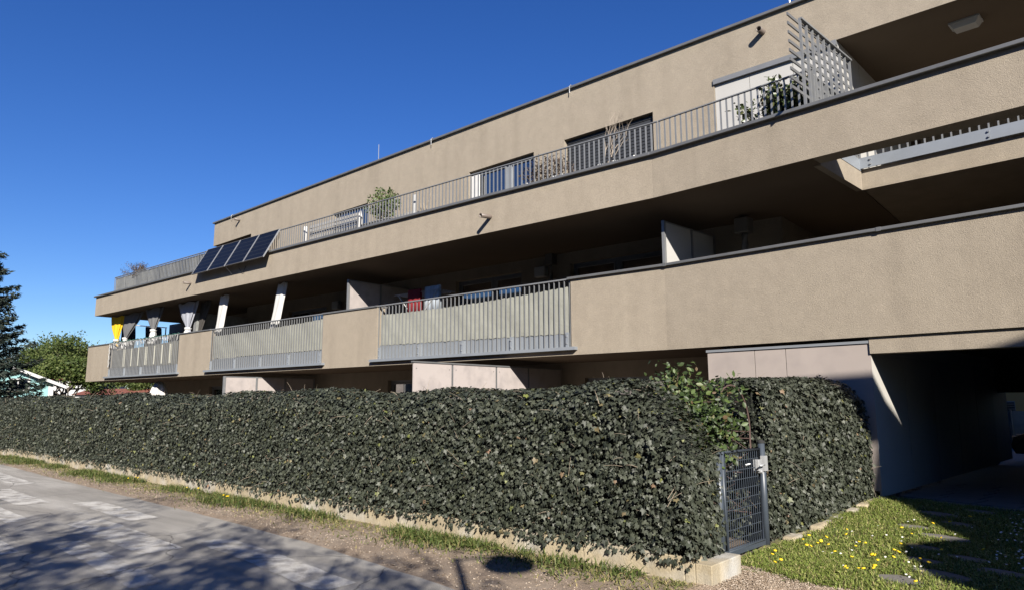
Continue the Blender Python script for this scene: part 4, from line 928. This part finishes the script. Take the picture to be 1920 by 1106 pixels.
# ------------------------------------------------------------------ passage floor, drain, far yard, car
pf = link('passage_floor', MB().prism([(-2.9, 12.02), (2.5, 10.62), (2.5, 19.6), (-2.9, 19.6)], .0, .16).mesh('passage_floor', PAVE)); pf['kind'] = 'structure'
for i in range(9):
    for j in range(5):
        x = -2.55 + .52 * i; y = 12.35 + .52 * j - .26 * (x + 2.6)
        if y > 11.2: part('paving_slab', MB().box(Frame((x, y), (1, -.26)), 0, .505, 0, .49, .161, .178), PAVE, pf)
DF = Frame((-2.62, 11.86), (1.0, -.26))
dc = thing('drain_channel', 'narrow grey drain channel at the mouth of the dark passage', 'drain', DF(1.5, 0, .15))
part('channel', MB().box(DF, 0, 4.2, 0, .14, .10, .185), CHANNEL, dc)
for k in range(70): part('grate_bar', MB().box(DF, .02 + .06 * k, .05 + .06 * k, .02, .12, .1855, .190), CHANNEL, dc)
yd = MB().poly([(-12, 24, .02), (10, 24, .02), (10, 40, .02), (-12, 40, .02)]).poly([(-2.6, 19.55, .0), (2.6, 19.55, .0), (2.6, 24, .02), (-2.6, 24, .02)])
struct('yard', yd, PAVE)
yb = thing('yellow_building', 'dim ochre house wall with louvres seen through the passage', 'building', (-3, 33, 0))
part('wall', MB().box(WF, -9, 4, 33, 33.4, 0, 4.5), YELLOWW, yb)
lv = part('louvre_window', MB().box(WF, -3.5, -2.5, 32.97, 32.998, .9, 1.58), FRAME, yb)
for k in range(7): part('louvre_slat', MB().hexa([(-3.48, 32.90, .94 + .09 * k), (-2.52, 32.90, .94 + .09 * k), (-2.52, 32.965, .98 + .09 * k), (-3.48, 32.965, .98 + .09 * k), (-3.48, 32.90, .955 + .09 * k), (-2.52, 32.90, .955 + .09 * k), (-2.52, 32.965, .995 + .09 * k), (-3.48, 32.965, .995 + .09 * k)]), SLAT, lv)
fn = thing('wire_fence', 'grey wire mesh fence with cloth seen through the passage', 'fence', (-2, 29, 0))
for x in (-4.0, -2.35, -.7): part('post', MB().tube([(x, 29, 0), (x, 29, 1.3)], .03, 8), RAILD, fn)
for k in range(40): part('wire', MB().tube([(-4.0 + .085 * k, 28.98, 0), (-4.0 + .085 * k, 28.98, .85)], .005, 4), RAIL, fn)
for k in range(6): part('wire', MB().tube([(-4.0, 28.97, .1 + .14 * k), (-.7, 28.97, .1 + .14 * k)], .005, 4), RAIL, fn)
part('cloth', MB().box(WF, -4.0, -.7, 29.03, 29.04, .05, 1.25), FENCEG, fn)
car = thing('parked_car', 'black parked car half hidden at the far end of the passage', 'car', (.3, 22.6, .02))
def car_body():
    prof = [(-2.05, .32), (-2.12, .48), (-2.05, .68), (-1.75, .80), (-.95, .90), (-.35, 1.32), (.55, 1.42), (1.35, 1.36), (1.95, .98), (2.15, .90), (2.18, .45), (2.10, .30)]
    V = []; F = []; n = len(prof)
    secs = [(-.86, .93, .0), (-.78, 1.0, .0), (.78, 1.0, 0), (.86, .93, 0)]
    for y, k, _ in secs:
        for x, z in prof: V.append((x * (.985 if abs(y) > .8 else 1), y * (1 if z < .92 else .86), .32 + (z - .32) * k))
    for i in range(3):
        for j in range(n): a = i * n + j; b = i * n + (j + 1) % n; F.append((a, b, b + n, a + n))
    m = MB(); m.v = V; m.f = F + [tuple(range(n)), tuple(3 * n + n - 1 - j for j in range(n))]; return m
def carpart(name, mb, mat, par, smooth=False):
    mb.v = [(v[0] + .3, v[1] + 22.6, v[2] + .02) for v in mb.v]; return part(name, mb, mat, par, smooth)
bevel(carpart('body', car_body(), CARP, car), .05, 3)
for y in (-.80, .72):
    for x in (-1.32, 1.38):
        w_ = carpart('wheel', MB().tube([(x, y - .06, .31), (x, y + .14, .31)], .31, 20), RUBBER, car, False); carpart('rim', MB().tube([(x, y - .068, .31), (x, y - .062, .31)], .19, 14), GALV, w_)
carpart('side_window', MB().hexa([(-.75, -.81, .93), (1.5, -.81, .95), (1.5, -.80, .95), (-.75, -.80, .93), (-.32, -.765, 1.27), (1.1, -.765, 1.31), (1.1, -.755, 1.31), (-.32, -.755, 1.27)]), GLASS, car)
for y in (-.66, .5): carpart('headlight', MB().box(WF, -2.11, -1.95, y, y + .16, .60, .70), GALV, car)
carpart('mirror', MB().box(WF, -.62, -.45, -.98, -.82, .90, 1.02), CARP, car)

# ------------------------------------------------------------------ garden bits behind the hedge at the left
u_ = thing('folded_umbrella', 'white folded garden umbrella behind the hedge at the building corner', 'umbrella', (-29.0, 12.4, 0))
part('pole', MB().tube([(-29.0, 12.4, 0), (-29.0, 12.4, 2.5)], .025, 8), RAIL, u_)
V = []; F = []; n = 28
for j, (z, r) in enumerate(((2.48, .06), (2.40, .16), (2.2, .24), (1.95, .30), (1.6, .33), (1.35, .30))):
    for i in range(n): a = 2 * PI * i / n; rr = r * (1 + .22 * math.sin(6 * a)); V.append((-29.0 + rr * math.cos(a), 12.4 + rr * math.sin(a), z))
for j in range(5):
    for i in range(n): F.append((j * n + i, j * n + (i + 1) % n, (j + 1) * n + (i + 1) % n, (j + 1) * n + i))
part('canopy', type('m', (), {'mesh': lambda s, nm, mt, sm: np_mesh(nm, V, F, mt, sm)})(), CURW, u_, True)
shrub('garden_shrub', 'brown green rounded shrub beyond the corner of the building', (-36.5, 16.2, 0), 1.45, (1.9, 1.6, 1.15), 6500, .09, BROWNL, OVALT, 12, shell=.5)

# ------------------------------------------------------------------ background at the left: houses and trees
TH = thing('turquoise_house', 'turquoise rendered house with white verge at the left', 'house', (-66, 22, 0))
CAMR = Vector((.766, .643)); CAMF = Vector((-.643, .766))
def cf(r, f, z): p = CAMR * r + CAMF * f; return Vector((p.x, p.y, z))      # right / forward of the viewer
HF = Frame(tuple(cf(-32.9, 50, 0).xy), tuple((CAMR + CAMF * .66)))          # gable wall, s to the right; 0 = right corner
def ridge(s): return 2.95 + (-s) * .42
g = MB(); A = [HF(-11, 0, 0), HF(0, 0, 0), HF(0, 0, ridge(0)), HF(-5.5, 0, ridge(-5.5)), HF(-11, 0, ridge(0))]; Bk = [HF(-11, 9, 0), HF(0, 9, 0), HF(0, 9, ridge(0)), HF(-5.5, 9, ridge(-5.5)), HF(-11, 9, ridge(0))]
g.poly(A).poly(Bk[::-1])
for i in range(5): j = (i + 1) % 5; g.poly([A[j], A[i], Bk[i], Bk[j]])
part('wall', g, HOUSET, TH)
rf = MB()
for sg in (1, -1):
    e = [(-5.5, ridge(-5.5) + .12), (-5.5 + sg * 6.25, ridge(.75) + .12)]
    P0 = [HF(e[0][0], -.5, e[0][1]), HF(e[1][0], -.5, e[1][1]), HF(e[1][0], 9.5, e[1][1]), HF(e[0][0], 9.5, e[0][1])]
    rf.hexa(P0 + [p + Vector((0, 0, .10)) for p in P0])
r_ = part('roof', rf, ROOFG, TH)
for sg in (1, -1): part('verge_board', MB().hexa([HF(-5.5, -.55, ridge(-5.5) + .02), HF(-5.5 + sg * 6.3, -.55, ridge(.8) + .02), HF(-5.5 + sg * 6.3, -.50, ridge(.8) + .02), HF(-5.5, -.50, ridge(-5.5) + .02), HF(-5.5, -.55, ridge(-5.5) + .24), HF(-5.5 + sg * 6.3, -.55, ridge(.8) + .24), HF(-5.5 + sg * 6.3, -.50, ridge(.8) + .24), HF(-5.5, -.50, ridge(-5.5) + .24)]), WHITEP, r_)
part('corner_trim', MB().box(HF, -.28, .02, -.02, -.003, 0, 2.85), WHITER, TH)
w_ = part('window', MB().box(HF, -2.6, -1.40, -.03, -.003, 2.42, 3.35), WHITER, TH)
part('frame', MB().box(HF, -2.48, -1.54, -.05, -.031, 2.55, 3.27), FRAME, w_)
for a, b in ((-2.46, -2.12), (-2.04, -1.56)): part('pane', MB().box(HF, a, b, -.06, -.051, 2.57, 3.25), GLASS, w_)
part('mullion', MB().box(HF, -2.12, -2.04, -.065, -.051, 2.56, 3.26), WHITEP, w_)
RH = thing('red_roofed_house', 'white house with red tiled roof below the left end of the building', 'house', cf(-42.5, 76, 0))
QF = Frame(tuple(cf(-47.6, 76, 0).xy), tuple(CAMR))
part('wall', MB().box(QF, 0, 7, 0, 7, 0, 2.5), WHITER, RH)
rr_ = MB().hexa([QF(-.3, -.4, 2.5), QF(7.3, -.4, 2.5), QF(7.3, 7.4, 2.5), QF(-.3, 7.4, 2.5), QF(-.3, 3.3, 3.2), QF(7.3, 3.3, 3.2), QF(7.3, 3.5, 3.2), QF(-.3, 3.5, 3.2)])
part('roof', rr_, ROOFR, RH)
for a in (1.0, 3.2, 5.4):
    w_ = part('window', MB().box(QF, a, a + .9, -.03, -.003, 1.7, 2.4), WHITEP, RH); part('pane', MB().box(QF, a + .08, a + .82, -.04, -.031, 1.76, 2.34), GLASS, w_)
RH2 = thing('distant_red_roof_house', 'small distant red roof between the spruce and the green tree', 'house', cf(-60, 92, 0))
QF2 = Frame(tuple(cf(-62, 92, 0).xy), tuple(CAMR)); part('wall', MB().box(QF2, 0, 7, 0, 7, 0, 4.6), WHITER, RH2)
part('roof', MB().hexa([QF2(-.3, -.4, 4.6), QF2(7.3, -.4, 4.6), QF2(7.3, 7.4, 4.6), QF2(-.3, 7.4, 4.6), QF2(-.3, 3.3, 6.3), QF2(7.3, 3.3, 6.3), QF2(7.3, 3.5, 6.3), QF2(-.3, 3.5, 6.3)]), ROOFR, RH2)
def tree(name, label, base, H, crown_c, crown_r, n_leaf, size, mat, trunk_r=.22, depth=4, group=None, first=.42, spread=.55, T=QUADT, per=8, jit=.35, tip=None):
    random.seed(label); t = thing(name, label, 'tree', base, group); m = MB(); ends = []; b = Vector(base)
    fork = H * first
    m.tube([b, b + Vector((.05, .03, fork * .5)), b + Vector((0, 0, fork))], trunk_r, 10, r1=trunk_r * .7)
    for k in range(6):
        a = 2 * PI * k / 6 + random.uniform(-.3, .3); branch(m, b + Vector((0, 0, fork * random.uniform(.75, 1))), (math.cos(a) * .75, math.sin(a) * .75, random.uniform(.6, 1.3)), H * .26, trunk_r * .45, depth, spread, ends, .15, (2, 3), 3, 5, .70)
    part('trunk', m, BARK, t)
    e = np.array([tuple(p) for p in ends]); k = max(1, int(n_leaf / len(e))); e = np.repeat(e, k, 0) + rng.normal(0, jit, (len(e) * k, 3))
    V, F = leaf_mesh(e, rnd_unit(len(e)) + np.array([0, 0, .4]), rnd_unit(len(e)), size * (.6 + .8 * rng.random(len(e))), T)
    link('crown', np_mesh('crown', V, F, mat), t)
    if tip:                                            # stand the tree where the end of its shadow meets the road as in the photograph
        q = e[:, :2] - np.array([SUN.x, SUN.y]) / SUN.z * e[:, 2:3]; dl = unit(np.array([-SUN.x, -SUN.y])); pr = np.array([-dl[1], dl[0]])
        d = dl * (np.dot(tip, dl) - np.percentile(q @ dl, 98)) + pr * (np.dot(tip, pr) - np.mean(q @ pr)); t.location.x += d[0]; t.location.y += d[1]
    return t
for (r, f, H, lab, sz) in ((-40.0, 62, 8.3, 'round green deciduous tree right of the turquoise house', .155), (-37.0, 58, 5.6, 'lower green tree half hidden by the end of the building', .20), (-43.5, 66, 7.4, 'paler green tree behind the turquoise house roof', .16), (-46.0, 86, 7.0, 'distant green tree behind the red roofed house', .2), (-39.5, 80, 6.0, 'distant green tree right of the red roofed house', .2)):
    tree('deciduous_tree', lab, cf(r, f, 0), H, None, None, 13000, sz, TREEL, .18, 4, 'green trees behind the houses', .30, .62, QUADT, 8, .30)
def spruce(label, base, H, R):
    t = thing('spruce_tree', label, 'tree', base); b = Vector(base); m = MB(); m.tube([b, b + Vector((0, 0, H))], .20, 8, r1=.02); part('trunk', m, BARK, t)
    bm = MB(); P = []; D = []
    z = 1.9
    while z < H - .15:
        L = R * (1 - z / H) ** .8 + .12; nb = 9
        for k in range(nb):
            a = 2 * PI * k / nb + random.uniform(-.3, .3) + z; l = L * random.uniform(.75, 1.12); zz = z + random.uniform(-.1, .1)
            d = Vector((math.cos(a), math.sin(a), 0)); pts = [b + Vector((0, 0, zz)) + d * l * u + Vector((0, 0, -.22 * l * math.sin(u * 2.2) + .10 * l * u * u)) for u in (0, .25, .5, .75, 1)]
            bm.tube(pts, .022, 4, r1=.006)
            for i in range(4):
                for q in range(int(4 + 30 * l / R)):
                    u = random.random(); p = pts[i].lerp(pts[i + 1], u); w = (.10 + .16 * (1 - (i + u) / 4)) * l * .9; sd = Vector((-d.y, d.x, 0)) * random.uniform(-1, 1) * w
                    P.append(tuple(p + sd + Vector((0, 0, -abs(random.gauss(0, .05)) - .05 * abs(sd.length))))); D.append(tuple(d * .8 + sd.normalized() * .5 + Vector((0, 0, random.uniform(-.5, .1)))))
        z += .26 + .10 * (1 - z / H)
    part('limbs', bm, BARK, t)
    P = np.array(P); D = np.array(D); n = len(P); P = np.repeat(P, 3, 0) + rng.normal(0, .06, (3 * n, 3)); D = np.repeat(D, 3, 0) + rng.normal(0, .35, (3 * n, 3))
    V, F = leaf_mesh(P, rnd_unit(3 * n) + np.array([0, 0, .8]), D, .26 * (.7 + .6 * rng.random(3 * n)), [(0, -.5), (.15, 0), (0, .6), (-.15, 0)], .5); link('crown', np_mesh('crown', V, F, SPRUCE), t)
spruce('dark spruce at the left edge of the picture', cf(-27.1, 33.5, 0), 12.0, 4.7)

# ------------------------------------------------------------------ out of the picture, only their shadows show
# added thin cut-out right of the viewer, outlined to cast the wanted shadow edges
NB = thing('shadow_cutout', 'stepped thin beige shadow caster added right of the viewer outside the picture', 'building', (9, 2.9, 0))
part('wall', MB().hexa([(4.0, 2.75, 0), (4.0, 3.0, 0), (16, 3.0, 0), (16, 2.75, 0), (4.1, 2.75, 3.9), (4.1, 3.0, 3.9), (16, 3.0, 3.9), (16, 2.75, 3.9)][::1]), STUCCO, NB)  # body of the added shadow caster
def shadow_profile(pts): 
    m = MB(); n = len(pts); m.v = [(x, 2.75, z) for x, z in pts] + [(x, 3.0, z) for x, z in pts]
    m.f = [tuple(range(n)), tuple(2 * n - 1 - i for i in range(n))] + [(i, n + i, n + (i + 1) % n, (i + 1) % n) for i in range(n)]; return m
part('shadow_profile', shadow_profile([(4.1, 3.905), (16, 3.905), (16, 8.0), (7.25, 8.0), (7.05, 6.9), (6.3, 5.8), (6.15, 5.35), (4.8, 4.8)]), STUCCO, NB)
part('shadow_strip', shadow_profile([(4.4, 8.02), (16, 8.02), (16, 9.5), (8.7, 9.12), (7.6, 8.85), (4.4, 8.95)]), STUCCO, NB)
# unseen block added behind the viewer: it hides the low sky from the recesses
OB = thing('sky_blocker', 'long unseen block added behind the viewer to hide the low sky', 'building', (-14, -15, 0))
ob = part('wall', MB().box(WF, -62, 26, -20, -13.4, 0, 10.2), STUCCO, OB)  # body of the added sky blocker
part('coping', MB().box(WF, -62.05, 26.05, -20.05, -13.34, 10.2, 10.28), COPING, ob)  # top edge of the added sky blocker
for k in range(14):
    for z in (1.0, 4.0, 7.0):
        x = -58 + 6.0 * k; w_ = part('window', MB().box(WF, x, x + 2.2, -13.398, -13.37, z, z + 1.7), FRAME, OB); part('pane', MB().box(WF, x + .08, x + 2.12, -13.369, -13.36, z + .08, z + 1.62), GLASS, w_)  # window shapes on the added sky blocker
# globe lamp on a pole
def back(p, h): k = h / SUN.z; return Vector((p[0] + SUN.x * k, p[1] + SUN.y * k, 0))
b0 = back((-5.36, 5.45), 5.2); g0 = back((-4.72, 5.55), 5.0)
sl = thing('street_lamp', 'street lamp with a round head behind the viewer', 'street lamp', b0)
part('pole', MB().tube([b0, b0 + Vector((0, 0, 5.2))], .06, 10, r1=.04), LAMPP, sl)
part('arm', MB().tube([b0 + Vector((0, 0, 5.15)), Vector((g0.x, g0.y, 5.25))], .02, 8), LAMPP, sl)
part('lamp_head', MB().lathe([(.02, .22), (.14, .18), (.24, .08), (.27, 0), (.24, -.06), (.1, -.1)], (g0.x, g0.y, 5.0), 18), WHITEP, sl, True)
# street trees behind the viewer
for (p, H, lab) in (((-8.5, 3.7), 7.0, 'street tree behind the viewer casting its shadow on the near road'), ((-10.6, 2.6), 8.2, 'taller street tree behind the viewer, further left'), ((-14.6, 3.4), 8.0, 'street tree far left behind the viewer')):
    b = back(p, H); tree('street_tree', lab, b, H, None, None, 6500, .18, TREEL, .16, 4, 'street trees behind the viewer', .38, .5, NARROWT, 8, .20, p)
